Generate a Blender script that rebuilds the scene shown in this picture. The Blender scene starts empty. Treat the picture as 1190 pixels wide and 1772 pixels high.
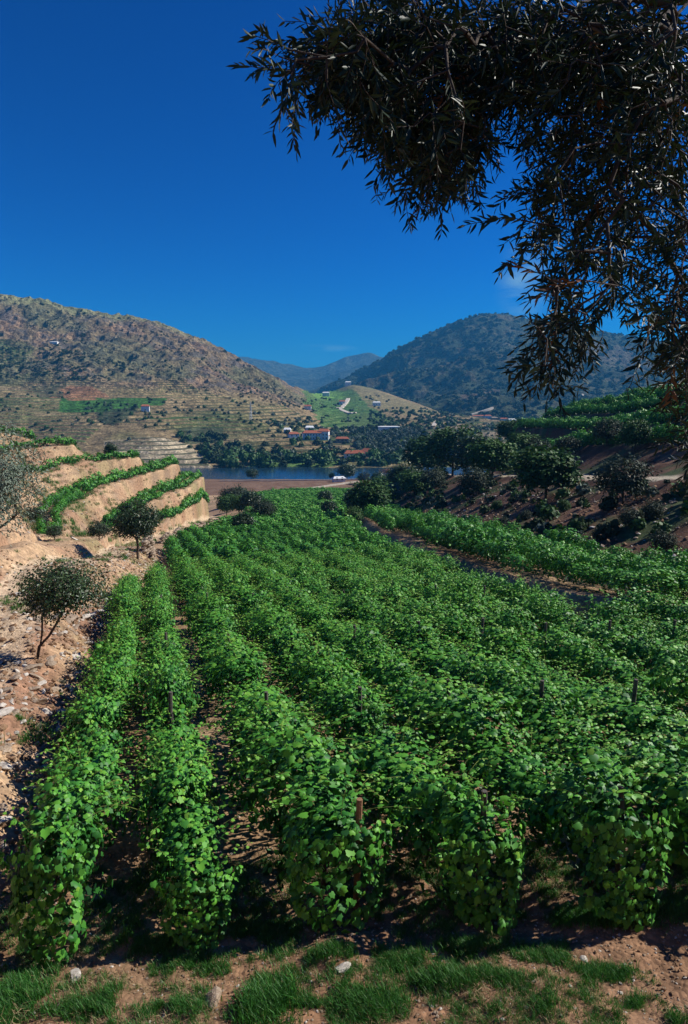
import bpy, math, random
import numpy as np
from mathutils import Vector, Matrix, Euler

# ------------------------------------------------------------------ camera, sky, sun, exposure
S = bpy.context.scene
COL = S.collection
F_PX, W_PX, H_PX = 1181.0, 1190.0, 1772.0
PITCH = math.radians(9.9)
cam_d = bpy.data.cameras.new('camera')
cam_d.sensor_fit = 'VERTICAL'; cam_d.sensor_height = 36; cam_d.lens = 36 * F_PX / H_PX
cam_d.clip_start = 0.05; cam_d.clip_end = 20000
cam = bpy.data.objects.new('camera', cam_d); COL.objects.link(cam)
cam.location = (0, 0, 0); cam.rotation_euler = (math.pi/2 - PITCH, 0, 0)
S.camera = cam
SUN_AZ, SUN_EL = 74.0, 37.0          # clockwise from the view direction (+Y)
world = bpy.data.worlds.new('World'); S.world = world; world.use_nodes = True
wt = world.node_tree; wn = wt.nodes; wl = wt.links
for n in list(wn): wn.remove(n)
def N(nodes, t, **k):
    n = nodes.new(t)
    for a, v in k.items(): setattr(n, a, v)
    return n
wo = N(wn, 'ShaderNodeOutputWorld'); bg = N(wn, 'ShaderNodeBackground')
sky = N(wn, 'ShaderNodeTexSky', sky_type='NISHITA', sun_disc=False)
sky.sun_elevation = math.radians(SUN_EL); sky.sun_rotation = math.radians(SUN_AZ)
sky.altitude = 300; sky.air_density = 1.0; sky.dust_density = 0.3; sky.ozone_density = 2.5
hs = N(wn, 'ShaderNodeHueSaturation'); hs.inputs['Saturation'].default_value = 1.28
hs.inputs['Hue'].default_value = 0.505
tcw = N(wn, 'ShaderNodeTexCoord'); 
# two faint wisps of high cloud, fixed in the sky's own directions
def cloud(cx, cy, cz, sx, sz, nscale, amount, tilt=0.0):
    sub = N(wn, 'ShaderNodeVectorMath', operation='SUBTRACT'); sub.inputs[1].default_value = (cx, cy, cz)
    wl.new(tcw.outputs['Generated'], sub.inputs[0])
    mp = N(wn, 'ShaderNodeMapping'); mp.inputs['Rotation'].default_value = (0, tilt, 0)
    mp.inputs['Scale'].default_value = (1/sx, 0.0, 1/sz); wl.new(sub.outputs[0], mp.inputs['Vector'])
    ln = N(wn, 'ShaderNodeVectorMath', operation='LENGTH'); wl.new(mp.outputs[0], ln.inputs[0])
    mr = N(wn, 'ShaderNodeMapRange', interpolation_type='SMOOTHSTEP'); mr.inputs['From Min'].default_value = 1.0
    mr.inputs['From Max'].default_value = 0.0; wl.new(ln.outputs['Value'], mr.inputs['Value'])
    m2 = N(wn, 'ShaderNodeMapping'); m2.inputs['Scale'].default_value = (nscale, nscale, nscale*4)
    m2.inputs['Rotation'].default_value = (0, tilt, 0)
    wl.new(tcw.outputs['Generated'], m2.inputs['Vector'])
    nz = N(wn, 'ShaderNodeTexNoise'); nz.inputs['Scale'].default_value = 1.0; nz.inputs['Detail'].default_value = 8
    wl.new(m2.outputs[0], nz.inputs['Vector'])
    r2 = N(wn, 'ShaderNodeMapRange'); r2.inputs['From Min'].default_value = .38; r2.inputs['From Max'].default_value = .75
    wl.new(nz.outputs['Fac'], r2.inputs['Value'])
    mu = N(wn, 'ShaderNodeMath', operation='MULTIPLY'); wl.new(mr.outputs[0], mu.inputs[0]); wl.new(r2.outputs[0], mu.inputs[1])
    m3 = N(wn, 'ShaderNodeMath', operation='MULTIPLY'); wl.new(mu.outputs[0], m3.inputs[0]); m3.inputs[1].default_value = amount
    return m3
gm = N(wn, 'ShaderNodeGamma'); gm.inputs['Gamma'].default_value = 1.25; wl.new(sky.outputs[0], gm.inputs['Color'])
tn = N(wn, 'ShaderNodeMix', data_type='RGBA', blend_type='MULTIPLY'); tn.inputs['Factor'].default_value = 1; wl.new(gm.outputs[0], tn.inputs['A'])
tn.inputs['B'].default_value = (.03, .40, .88, 1); wl.new(tn.outputs['Result'], hs.inputs['Color'])
cur = hs.outputs['Color']
for args in ((-.03, 1, .0625, .06, .007, 9, .9), (.243, .957, .150, .045, .065, 14, 1.0, .5)):
    c = cloud(*args); mx = N(wn, 'ShaderNodeMix', data_type='RGBA'); wl.new(c.outputs[0], mx.inputs['Factor'])
    wl.new(cur, mx.inputs['A']); mx.inputs['B'].default_value = (3.6, 7.0, 9.6, 1); cur = mx.outputs['Result']
wl.new(cur, bg.inputs['Color']); bg.inputs['Strength'].default_value = 0.05
wl.new(bg.outputs[0], wo.inputs['Surface'])
sd = bpy.data.lights.new('sun', 'SUN'); sd.energy = 5.0; sd.angle = math.radians(.53); sd.color = (1, .95, .86)
sun = bpy.data.objects.new('sun', sd); COL.objects.link(sun)
a, e = math.radians(SUN_AZ), math.radians(SUN_EL)
SUN_DIR = Vector((math.sin(a)*math.cos(e), math.cos(a)*math.cos(e), math.sin(e)))
sun.rotation_euler = SUN_DIR.to_track_quat('Z', 'Y').to_euler(); sun.location = (50, 0, 80)
S.view_settings.view_transform = 'Standard'; S.view_settings.look = 'None'
S.view_settings.exposure = 0.43; S.view_settings.gamma = 1.0; S.view_settings.use_curve_mapping = False
S.render.engine = 'CYCLES'
S.cycles.max_bounces = 4; S.cycles.diffuse_bounces = 2; S.cycles.glossy_bounces = 2; S.cycles.transmission_bounces = 3
S.cycles.transparent_max_bounces = 4; S.cycles.volume_bounces = 0; S.cycles.caustics_reflective = False; S.cycles.caustics_refractive = False

rng = np.random.default_rng(11); random.seed(5)

# ------------------------------------------------------------------ helpers
CP, SP = math.cos(PITCH), math.sin(PITCH)
def ray(px, row):
    a_ = (np.asarray(px, float) - W_PX/2)/F_PX; b_ = (H_PX/2 - np.asarray(row, float))/F_PX
    return a_, CP + b_*SP, -SP + b_*CP
def at(px, row, y):
    """a point at distance y along the valley seen at (px, row) of the photograph"""
    dx, dy, dz = ray(px, row); return np.array([dx/dy*y, y + 0*dx, dz/dy*y])
def atz(px, row, z):
    dx, dy, dz = ray(px, row); t = z/dz; return np.array([dx*t, dy*t, z])
def to_px(P):
    P = np.asarray(P, float); x, y, z = P[..., 0], P[..., 1], P[..., 2]
    d = y*CP - z*SP; u = y*SP + z*CP
    d = np.where(np.abs(d) < 1e-6, 1e-6, d)
    return W_PX/2 + F_PX*x/d, H_PX/2 - F_PX*u/d, d

def _h(ix, iy, iz, s):
    n = (ix.astype(np.int64)*374761393 + iy.astype(np.int64)*668265263 + iz.astype(np.int64)*2147483647 + s*974711) & 0xffffffff
    n = ((n ^ (n >> 13))*1274126177) & 0xffffffff
    n = ((n ^ (n >> 16))*2246822519) & 0xffffffff
    return ((n ^ (n >> 15)) & 0xffffff)/float(0xffffff)*2 - 1
def vn(x, y, s=0, z=None):
    x = np.asarray(x, float); y = np.asarray(y, float)
    xi = np.floor(x); yi = np.floor(y); fx = x-xi; fy = y-yi
    fx = fx*fx*(3-2*fx); fy = fy*fy*(3-2*fy); o = np.zeros_like(xi)
    a_ = _h(xi, yi, o, s); b_ = _h(xi+1, yi, o, s); c_ = _h(xi, yi+1, o, s); d_ = _h(xi+1, yi+1, o, s)
    return (a_*(1-fx)+b_*fx)*(1-fy) + (c_*(1-fx)+d_*fx)*fy
def fbm(x, y, sc, octv=4, s=0, gain=.5):
    r = 0; am = 1; f = 1/sc
    for k in range(octv):
        r = r + am*vn(np.asarray(x)*f+17.3*k, np.asarray(y)*f-9.1*k, s+k); am *= gain; f *= 2.03
    return r
def ridged(x, y, sc, octv=4, s=0):
    r = 0; am = 1; f = 1/sc
    for k in range(octv):
        r = r + am*(1-np.abs(vn(np.asarray(x)*f+7.7*k, np.asarray(y)*f+3.1*k, s+k))*2); am *= .5; f *= 2.1
    return r
def sstep(a_, b_, x):
    t = np.clip((x-a_)/(b_-a_), 0, 1); return t*t*(3-2*t)
def inpoly(px, py, poly):
    px = np.asarray(px); r = np.zeros(px.shape, bool); n = len(poly); j = n-1
    for i in range(n):
        xi, yi = poly[i]; xj, yj = poly[j]
        if yi != yj:
            r ^= ((yi > py) != (yj > py)) & (px < (xj-xi)*(py-yi)/(yj-yi)+xi)
        j = i
    return r

def mesh_np(name, V, F, mat=None, attrs=None, smooth=False, col=None):
    V = np.ascontiguousarray(V, dtype=np.float32); F = np.ascontiguousarray(F, dtype=np.int32); k = F.shape[1]
    me = bpy.data.meshes.new(name)
    me.vertices.add(len(V)); me.vertices.foreach_set('co', V.ravel())
    me.loops.add(F.size); me.loops.foreach_set('vertex_index', F.ravel())
    me.polygons.add(len(F)); me.polygons.foreach_set('loop_start', np.arange(len(F), dtype=np.int32)*k)
    if smooth: me.polygons.foreach_set('use_smooth', np.ones(len(F), bool))
    else: me.polygons.foreach_set('use_smooth', np.zeros(len(F), bool))
    if attrs:
        for an, av in attrs.items():
            at_ = me.attributes.new(an, 'FLOAT', 'POINT'); at_.data.foreach_set('value', np.ascontiguousarray(av, dtype=np.float32))
    if col is not None:
        c4 = np.ones((len(V), 4), np.float32); c4[:, :3] = col
        ca = me.color_attributes.new('Col', 'FLOAT_COLOR', 'POINT'); ca.data.foreach_set('color', c4.ravel())
    if mat: me.materials.append(mat)
    me.update(calc_edges=True)
    return me
def ob(name, me, parent=None, loc=None, rot=None, scale=None, **props):
    o = bpy.data.objects.new(name, me); COL.objects.link(o)
    if parent is not None: o.parent = parent
    if loc is not None: o.location = [float(v) for v in loc]
    if rot is not None: o.rotation_euler = [float(v) for v in rot]
    if scale is not None: o.scale = (scale,)*3 if np.isscalar(scale) else scale
    for k_, v in props.items(): o[k_] = v
    return o
def tag(o, label=None, category=None, group=None, kind=None):
    if label: o['label'] = label
    if category: o['category'] = category
    if group: o['group'] = group
    if kind: o['kind'] = kind
    return o
def ordinal(n):
    w = ['zeroth','first','second','third','fourth','fifth','sixth','seventh','eighth','ninth','tenth','eleventh','twelfth','thirteenth',
         'fourteenth','fifteenth','sixteenth','seventeenth','eighteenth','nineteenth','twentieth']
    if n <= 20: return w[n]
    tens = {2:'twenty',3:'thirty',4:'forty',5:'fifty',6:'sixty'}
    t, u = divmod(n, 10)
    return (tens[t]+'-'+w[u]) if u else tens[t][:-1]+'ieth'

def frames(nrm, tip):
    """rotation matrices with local z = nrm and local y close to tip"""
    z = nrm/np.linalg.norm(nrm, axis=1, keepdims=True)
    y = tip - (tip*z).sum(1, keepdims=True)*z
    y = y/np.maximum(np.linalg.norm(y, axis=1, keepdims=True), 1e-6)
    x = np.cross(y, z)
    return np.stack([x, y, z], axis=2)
def stamp(tv, tf, pos, R, sc, tint=None, stretch=None):
    n = len(pos); sc = np.broadcast_to(np.asarray(sc, float), (n,))
    T = tv[None]*sc[:, None, None]
    if stretch is not None: T = T*stretch[:, None, :]
    V = np.einsum('nij,nkj->nki', R, T) + pos[:, None, :]
    Fc = tf[None] + (np.arange(n)*len(tv))[:, None, None]
    tt = None if tint is None else np.repeat(tint, len(tv))
    return V.reshape(-1, 3), Fc.reshape(-1, tf.shape[1]), tt
def tubes(A, B, ra, rb, sides=4):
    A = np.asarray(A, float); B = np.asarray(B, float); n = len(A)
    d = B-A; L = np.maximum(np.linalg.norm(d, axis=1, keepdims=True), 1e-6); d = d/L
    h = np.where(np.abs(d[:, 2:3]) > .9, np.array([[1., 0, 0]]), np.array([[0, 0, 1.]]))
    u = np.cross(d, h); u /= np.linalg.norm(u, axis=1, keepdims=True); v = np.cross(d, u)
    an = np.arange(sides)/sides*2*np.pi; c = np.cos(an)[None, :, None]; s = np.sin(an)[None, :, None]
    ring = u[:, None]*c + v[:, None]*s
    V = np.concatenate([A[:, None]+ring*np.asarray(ra).reshape(-1, 1, 1), B[:, None]+ring*np.asarray(rb).reshape(-1, 1, 1)], axis=1).reshape(-1, 3)
    f = np.array([[k, (k+1) % sides, sides+(k+1) % sides, sides+k] for k in range(sides)])
    Fc = (f[None] + (np.arange(n)*2*sides)[:, None, None]).reshape(-1, 4)
    return V, Fc
def polytube(P, r, sides=6):
    """one continuous tube through P, capped"""
    P = np.asarray(P, float); n = len(P); r = np.broadcast_to(np.asarray(r, float), (n,))
    T = np.gradient(P, axis=0); T /= np.linalg.norm(T, axis=1, keepdims=True)
    h = np.array([1., 0, 0]) if abs(T[0, 0]) < .8 else np.array([0, 1., 0])
    V = []
    for k in range(n):
        u = np.cross(T[k], h); u /= np.linalg.norm(u); v = np.cross(T[k], u)
        for j in range(sides):
            a_ = j/sides*2*np.pi; V.append(P[k] + r[k]*(u*math.cos(a_)+v*math.sin(a_)))
    Fc = [[k*sides+j, k*sides+(j+1) % sides, (k+1)*sides+(j+1) % sides, (k+1)*sides+j] for k in range(n-1) for j in range(sides)]
    V.append(P[0]); V.append(P[-1]); b = n*sides
    for j in range(sides):
        Fc.append([b, (j+1) % sides, j, j]); Fc.append([b+1, (n-1)*sides+j, (n-1)*sides+(j+1) % sides, (n-1)*sides+(j+1) % sides])
    Fq = [tuple(f) if f[2] != f[3] else tuple(f[:3]) for f in Fc]
    return V, Fq
def mesh_py(name, V, F, mat=None, smooth=False):
    me = bpy.data.meshes.new(name); me.from_pydata([tuple(map(float, v)) for v in V], [], [tuple(int(i) for i in f) for f in F])
    if mat: me.materials.append(mat)
    if smooth:
        for p in me.polygons: p.use_smooth = True
    me.update(); return me

# ------------------------------------------------------------------ materials
def mat_base(name):
    m = bpy.data.materials.new(name); m.use_nodes = True; nt = m.node_tree
    for n in list(nt.nodes): nt.nodes.remove(n)
    return m, nt.nodes, nt.links, N(nt.nodes, 'ShaderNodeOutputMaterial')
def leaf_mat(name, stops, rough=.45, spec=.35, transl=.25, tcol=(.12, .3, .02), objvar=.12):
    m, n, l, out = mat_base(name)
    at_ = N(n, 'ShaderNodeAttribute', attribute_name='tint'); oi = N(n, 'ShaderNodeObjectInfo')
    ad = N(n, 'ShaderNodeMath', operation='MULTIPLY_ADD'); l.new(oi.outputs['Random'], ad.inputs[0]); ad.inputs[1].default_value = objvar
    l.new(at_.outputs['Fac'], ad.inputs[2])
    cr = N(n, 'ShaderNodeValToRGB'); l.new(ad.outputs[0], cr.inputs[0])
    cr.color_ramp.elements[0].position = stops[0][0]; cr.color_ramp.elements[0].color = (*stops[0][1], 1)
    cr.color_ramp.elements[1].position = stops[-1][0]; cr.color_ramp.elements[1].color = (*stops[-1][1], 1)
    for p, c in stops[1:-1]:
        el = cr.color_ramp.elements.new(p); el.color = (*c, 1)
    pr = N(n, 'ShaderNodeBsdfPrincipled'); l.new(cr.outputs[0], pr.inputs['Base Color'])
    pr.inputs['Roughness'].default_value = rough; pr.inputs['Specular IOR Level'].default_value = spec
    if transl > 0:
        tr = N(n, 'ShaderNodeBsdfTranslucent'); mc = N(n, 'ShaderNodeMix', data_type='RGBA'); mc.inputs['Factor'].default_value = .5
        l.new(cr.outputs[0], mc.inputs['A']); mc.inputs['B'].default_value = (*tcol, 1); l.new(mc.outputs['Result'], tr.inputs[0])
        ms = N(n, 'ShaderNodeMixShader'); ms.inputs[0].default_value = transl
        l.new(pr.outputs[0], ms.inputs[1]); l.new(tr.outputs[0], ms.inputs[2]); l.new(ms.outputs[0], out.inputs['Surface'])
    else: l.new(pr.outputs[0], out.inputs['Surface'])
    return m
def rough_mat(name, c1, c2, scale=6, bump=.3, rough=.9, detail=6, c3=None, dist=.02):
    m, n, l, out = mat_base(name)
    tc = N(n, 'ShaderNodeTexCoord'); nz = N(n, 'ShaderNodeTexNoise'); nz.inputs['Scale'].default_value = scale; nz.inputs['Detail'].default_value = detail
    l.new(tc.outputs['Object'], nz.inputs['Vector'])
    cr = N(n, 'ShaderNodeValToRGB'); l.new(nz.outputs['Fac'], cr.inputs[0])
    cr.color_ramp.elements[0].position = .3; cr.color_ramp.elements[0].color = (*c1, 1)
    cr.color_ramp.elements[1].position = .7; cr.color_ramp.elements[1].color = (*c2, 1)
    if c3: el = cr.color_ramp.elements.new(.5); el.color = (*c3, 1)
    pr = N(n, 'ShaderNodeBsdfPrincipled'); l.new(cr.outputs[0], pr.inputs['Base Color']); pr.inputs['Roughness'].default_value = rough
    pr.inputs['Specular IOR Level'].default_value = .2
    if bump:
        n2 = N(n, 'ShaderNodeTexNoise'); n2.inputs['Scale'].default_value = scale*3; n2.inputs['Detail'].default_value = 6
        l.new(tc.outputs['Object'], n2.inputs['Vector'])
        bp = N(n, 'ShaderNodeBump'); bp.inputs['Strength'].default_value = bump; bp.inputs['Distance'].default_value = dist
        l.new(n2.outputs['Fac'], bp.inputs['Height']); l.new(bp.outputs[0], pr.inputs['Normal'])
    l.new(pr.outputs[0], out.inputs['Surface']); return m
def ground_mat(name, s1, s2, bump_d, lo=.55, hi=1.5, bstr=.7):
    """land colour from the Col attribute, broken up by fine noise, with relief"""
    m, n, l, out = mat_base(name)
    tc = N(n, 'ShaderNodeTexCoord'); ca = N(n, 'ShaderNodeAttribute', attribute_name='Col')
    na = N(n, 'ShaderNodeTexNoise'); na.inputs['Scale'].default_value = s1; na.inputs['Detail'].default_value = 9; na.inputs['Roughness'].default_value = .65
    nb = N(n, 'ShaderNodeTexVoronoi'); nb.inputs['Scale'].default_value = s2; nb.inputs['Randomness'].default_value = 1
    l.new(tc.outputs['Object'], na.inputs['Vector']); l.new(tc.outputs['Object'], nb.inputs['Vector'])
    mr = N(n, 'ShaderNodeMapRange'); mr.inputs['From Min'].default_value = .3; mr.inputs['From Max'].default_value = .7
    mr.inputs['To Min'].default_value = lo; mr.inputs['To Max'].default_value = hi; l.new(na.outputs['Fac'], mr.inputs['Value'])
    sp = N(n, 'ShaderNodeSeparateColor'); l.new(nb.outputs['Color'], sp.inputs[0])
    m2 = N(n, 'ShaderNodeMapRange'); m2.inputs['To Min'].default_value = .8; m2.inputs['To Max'].default_value = 1.22; l.new(sp.outputs[0], m2.inputs['Value'])
    mm = N(n, 'ShaderNodeMath', operation='MULTIPLY'); l.new(mr.outputs[0], mm.inputs[0]); l.new(m2.outputs[0], mm.inputs[1])
    vm = N(n, 'ShaderNodeVectorMath', operation='SCALE'); l.new(ca.outputs['Color'], vm.inputs[0]); l.new(mm.outputs[0], vm.inputs['Scale'])
    pr = N(n, 'ShaderNodeBsdfPrincipled'); l.new(vm.outputs[0], pr.inputs['Base Color']); pr.inputs['Roughness'].default_value = .95
    pr.inputs['Specular IOR Level'].default_value = .15
    ad = N(n, 'ShaderNodeMath', operation='MULTIPLY_ADD'); l.new(nb.outputs['Distance'], ad.inputs[0]); ad.inputs[1].default_value = -.6; l.new(na.outputs['Fac'], ad.inputs[2])
    bp = N(n, 'ShaderNodeBump'); bp.inputs['Strength'].default_value = bstr; bp.inputs['Distance'].default_value = bump_d
    l.new(ad.outputs[0], bp.inputs['Height']); l.new(bp.outputs[0], pr.inputs['Normal'])
    l.new(pr.outputs[0], out.inputs['Surface']); return m
def hill_mat(name, s1, bump_d, stripe=True):
    """far slopes: Col attribute, scrub speckle, and vine lines along the terrace benches (tz = height in benches, tm = where)"""
    m, n, l, out = mat_base(name)
    tc = N(n, 'ShaderNodeTexCoord'); ca = N(n, 'ShaderNodeAttribute', attribute_name='Col')
    na = N(n, 'ShaderNodeTexNoise'); na.inputs['Scale'].default_value = s1; na.inputs['Detail'].default_value = 8; na.inputs['Roughness'].default_value = .7
    nb = N(n, 'ShaderNodeTexNoise'); nb.inputs['Scale'].default_value = s1*4; nb.inputs['Detail'].default_value = 5; nb.inputs['Roughness'].default_value = .7
    for q in (na, nb): l.new(tc.outputs['Object'], q.inputs['Vector'])
    mr = N(n, 'ShaderNodeMapRange'); mr.inputs['From Min'].default_value = .32; mr.inputs['From Max'].default_value = .68
    mr.inputs['To Min'].default_value = .5; mr.inputs['To Max'].default_value = 1.5; l.new(na.outputs['Fac'], mr.inputs['Value'])
    m2 = N(n, 'ShaderNodeMapRange'); m2.inputs['From Min'].default_value = .38; m2.inputs['From Max'].default_value = .62
    m2.inputs['To Min'].default_value = .6; m2.inputs['To Max'].default_value = 1.35; l.new(nb.outputs['Fac'], m2.inputs['Value'])
    mm = N(n, 'ShaderNodeMath', operation='MULTIPLY'); l.new(mr.outputs[0], mm.inputs[0]); l.new(m2.outputs[0], mm.inputs[1])
    vm = N(n, 'ShaderNodeVectorMath', operation='SCALE'); l.new(ca.outputs['Color'], vm.inputs[0]); l.new(mm.outputs[0], vm.inputs['Scale'])
    colr = vm.outputs[0]
    if stripe:
        tz = N(n, 'ShaderNodeAttribute', attribute_name='tz'); tm = N(n, 'ShaderNodeAttribute', attribute_name='tm'); tg = N(n, 'ShaderNodeAttribute', attribute_name='tg')
        fr = N(n, 'ShaderNodeMath', operation='FRACT'); l.new(tz.outputs['Fac'], fr.inputs[0])
        r1 = N(n, 'ShaderNodeMapRange', interpolation_type='SMOOTHSTEP'); r1.inputs['To Max'].default_value = .92; r1.inputs['From Min'].default_value = .30; r1.inputs['From Max'].default_value = .38
        l.new(fr.outputs[0], r1.inputs['Value'])
        r2 = N(n, 'ShaderNodeMapRange', interpolation_type='SMOOTHSTEP'); r2.inputs['From Min'].default_value = 1.0; r2.inputs['From Max'].default_value = .86
        l.new(fr.outputs[0], r2.inputs['Value'])
        a1 = N(n, 'ShaderNodeMath', operation='MULTIPLY'); l.new(r1.outputs[0], a1.inputs[0]); l.new(r2.outputs[0], a1.inputs[1])
        a2 = N(n, 'ShaderNodeMath', operation='MULTIPLY'); l.new(a1.outputs[0], a2.inputs[0]); l.new(tm.outputs['Fac'], a2.inputs[1])
        gap = N(n, 'ShaderNodeMapRange'); gap.inputs['From Min'].default_value = .36; gap.inputs['From Max'].default_value = .50; l.new(nb.outputs['Fac'], gap.inputs['Value'])
        a3 = N(n, 'ShaderNodeMath', operation='MULTIPLY'); l.new(a2.outputs[0], a3.inputs[0]); l.new(gap.outputs[0], a3.inputs[1])
        gc = N(n, 'ShaderNodeMix', data_type='RGBA'); l.new(tg.outputs['Fac'], gc.inputs['Factor'])
        gc.inputs['A'].default_value = (.026, .045, .014, 1); gc.inputs['B'].default_value = (.035, .10, .018, 1)
        mc = N(n, 'ShaderNodeMix', data_type='RGBA'); l.new(a3.outputs[0], mc.inputs['Factor']); l.new(colr, mc.inputs['A']); l.new(gc.outputs['Result'], mc.inputs['B'])
        colr = mc.outputs['Result']
    pr = N(n, 'ShaderNodeBsdfPrincipled'); l.new(colr, pr.inputs['Base Color']); pr.inputs['Roughness'].default_value = .95; pr.inputs['Specular IOR Level'].default_value = .1
    ad = N(n, 'ShaderNodeMath', operation='MULTIPLY_ADD'); l.new(nb.outputs['Fac'], ad.inputs[0]); ad.inputs[1].default_value = .35; l.new(na.outputs['Fac'], ad.inputs[2])
    bp = N(n, 'ShaderNodeBump'); bp.inputs['Strength'].default_value = .8; bp.inputs['Distance'].default_value = bump_d
    l.new(ad.outputs[0], bp.inputs['Height']); l.new(bp.outputs[0], pr.inputs['Normal'])
    l.new(pr.outputs[0], out.inputs['Surface']); return m

M_vine = leaf_mat('vine_leaf', [(0, (.008, .045, .012)), (.35, (.034, .165, .024)), (.7, (.11, .34, .034)), (1.0, (.20, .40, .045))], rough=.5, spec=.25, transl=.13, tcol=(.10, .30, .02))  # dark stops lowered for contrast: shade among the leaves put into colour
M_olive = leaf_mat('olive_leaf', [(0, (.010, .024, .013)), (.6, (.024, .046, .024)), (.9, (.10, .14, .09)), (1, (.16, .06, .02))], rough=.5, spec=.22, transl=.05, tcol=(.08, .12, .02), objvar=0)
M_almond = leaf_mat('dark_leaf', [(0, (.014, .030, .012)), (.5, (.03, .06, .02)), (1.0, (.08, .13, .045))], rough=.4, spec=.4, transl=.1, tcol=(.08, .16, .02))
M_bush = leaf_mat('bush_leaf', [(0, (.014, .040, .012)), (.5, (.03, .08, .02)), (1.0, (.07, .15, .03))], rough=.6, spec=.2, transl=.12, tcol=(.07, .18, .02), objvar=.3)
M_grey = leaf_mat('grey_leaf', [(0, (.035, .055, .035)), (.5, (.075, .105, .07)), (1.0, (.18, .23, .17))], rough=.5, spec=.3, transl=.08, tcol=(.08, .14, .05), objvar=.25)
M_grey2 = leaf_mat('darkened_grey_leaf', [(0, (.016, .026, .016)), (.5, (.032, .048, .028)), (1.0, (.065, .09, .055))], rough=.6, spec=.15, transl=.06, tcol=(.06, .1, .03), objvar=.25)  # darker copy of the grey leaf, right bank's shade put into its colour
M_rust = leaf_mat('rust_leaf', [(0, (.08, .025, .01)), (1.0, (.22, .09, .03))], transl=.15, tcol=(.3, .1, .02))
M_scrub = leaf_mat('scrub_leaf', [(0, (.016, .030, .016)), (.5, (.03, .05, .024)), (1.0, (.05, .075, .03))], rough=.7, spec=.1, transl=0, objvar=.45)
M_grass = leaf_mat('grass_blade', [(0, (.015, .075, .012)), (.5, (.04, .17, .025)), (.85, (.09, .22, .04)), (1.0, (.30, .24, .10))], rough=.5, spec=.3, transl=.25, tcol=(.08, .3, .02))
M_straw = leaf_mat('dry_straw', [(0, (.22, .15, .08)), (1.0, (.42, .32, .18))], rough=.7, spec=.2, transl=.1, tcol=(.4, .3, .15))
M_bark = rough_mat('bark', (.035, .024, .018), (.10, .075, .055), 14, .5)
M_cane = rough_mat('green_cane', (.10, .16, .03), (.20, .22, .06), 20, 0)
M_post = rough_mat('weathered_post', (.05, .045, .042), (.14, .12, .10), 10, .4)
M_post2 = rough_mat('brown_post', (.16, .085, .045), (.33, .19, .10), 12, .4)
M_stone = rough_mat('stone', (.20, .15, .11), (.42, .35, .28), 7, .5, c3=(.32, .24, .17))
M_stonew = rough_mat('pale_stone', (.38, .33, .28), (.62, .57, .50), 6, .4)
M_clod = rough_mat('clod', (.15, .08, .045), (.34, .22, .13), 9, .5)
M_ground = ground_mat('soil', 3.0, 14.0, .05)
M_hill = hill_mat('terraced_hill', .09, 2.5)
M_mount = hill_mat('scrub_mountain', .03, 14.0, stripe=False)
M_far = hill_mat('far_mountain', .012, 20.0, stripe=False)
M_white = rough_mat('lime_wash', (.70, .70, .68), (.80, .80, .78), .8, .1)
M_tile = rough_mat('roof_tile', (.26, .07, .04), (.42, .15, .08), 1.2, .3)
M_dark = rough_mat('window_dark', (.02, .022, .03), (.04, .04, .05), 3, 0, rough=.3)
M_track = rough_mat('pale_track', (.42, .36, .29), (.58, .52, .44), .8, .2)

# ------------------------------------------------------------------ near ground, lofted through contour lines across the valley
def C(pts):  # list of (y, x, z)
    pts = sorted(pts, key=lambda p: p[0]); a_ = np.array(pts, float); return a_
def field_z(x, y):
    u = np.asarray(x)*-.279 + np.asarray(y)*.960
    return -5.8 - .149*np.minimum(u, 100) - .114*np.clip(u-100, 0, 203) - .0*np.clip(u-303, 0, 99)
def fz(y, x, dz=0.0): return (y, x, float(field_z(x, y))+dz)
def bench(z, pix): return [(float(p[1]), float(p[0]), z) for p in (atz(a_, b_, z) for a_, b_ in pix)]
NEAR = [(-8, 1.65), (1.0, 1.68), (5.9, None)]
EL = [fz(6.6, -5.6), fz(10, -5.4), fz(20, -8.0), fz(30, -10.9), fz(38, -13.3), fz(43, -12.4), fz(51, -14.4), fz(68, -18.5), fz(85, -22.2), fz(105, -21.6), fz(131, -21.2), fz(160, -20.5), fz(200, -24), fz(245, -34), (288, -42, -43.4)]
# bank foot -> ledge carrying the path
PO = [(6.6, -6.6, -6.2), (10, -6.6, -6.7), (20, -9.6, -7.8), (30, -12.8, -9.0), (38, -15.2, -9.9), (45, -15.2, -11.4), (56, -16.8, -13.2), (66, -20, -15.2), (80, -23.2, -18.3), (92, -24.2, -20.0), (110, -24.4, -22.2), (128, -23.8, -24.0), (145, -25, -27), (170, -30, -31), (210, -45, -38), (250, -60, -42), (288, -70, -44)]
PI_ = [(y, x-2.6-.01*y, z+.1) for y, x, z in PO]
def hill(dx, dz):   # plain slope where no terrace is cut (nearer than y = 55)
    return [(y, x-2.6-dx, z+dz) for y, x, z in PO if y < 46]
def tail(x0, y0, z0, k):  # behind the nose the terraces drop away to the river
    return [(y0+12, x0-5*k*.5-2, z0-4), (y0+40, x0-10-4*k, z0-14-k), (y0+90, x0-50-6*k, min(z0-24-k, -36)), (300, x0-75-8*k, -44)]
B1 = bench(-20.4, [(300, 903), (330, 893), (358, 884), (385, 868), (398, 858)])
B2 = bench(-17.4, [(215, 940), (228, 912), (250, 886), (285, 860), (318, 846), (342, 834), (356, 824)])
B3 = bench(-14.0, [(152, 948), (124, 925), (108, 898), (135, 868), (175, 846), (215, 832), (252, 822), (296, 812), (322, 803)])
B4 = bench(-11.0, [(38, 822), (100, 812), (150, 800), (195, 795), (232, 792), (262, 788)])
B5 = bench(-8.5, [(0, 786), (30, 779), (80, 776), (135, 771), (170, 772)])
B6 = bench(-6.0, [(-60, 758), (0, 752), (70, 752), (115, 750)])
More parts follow.
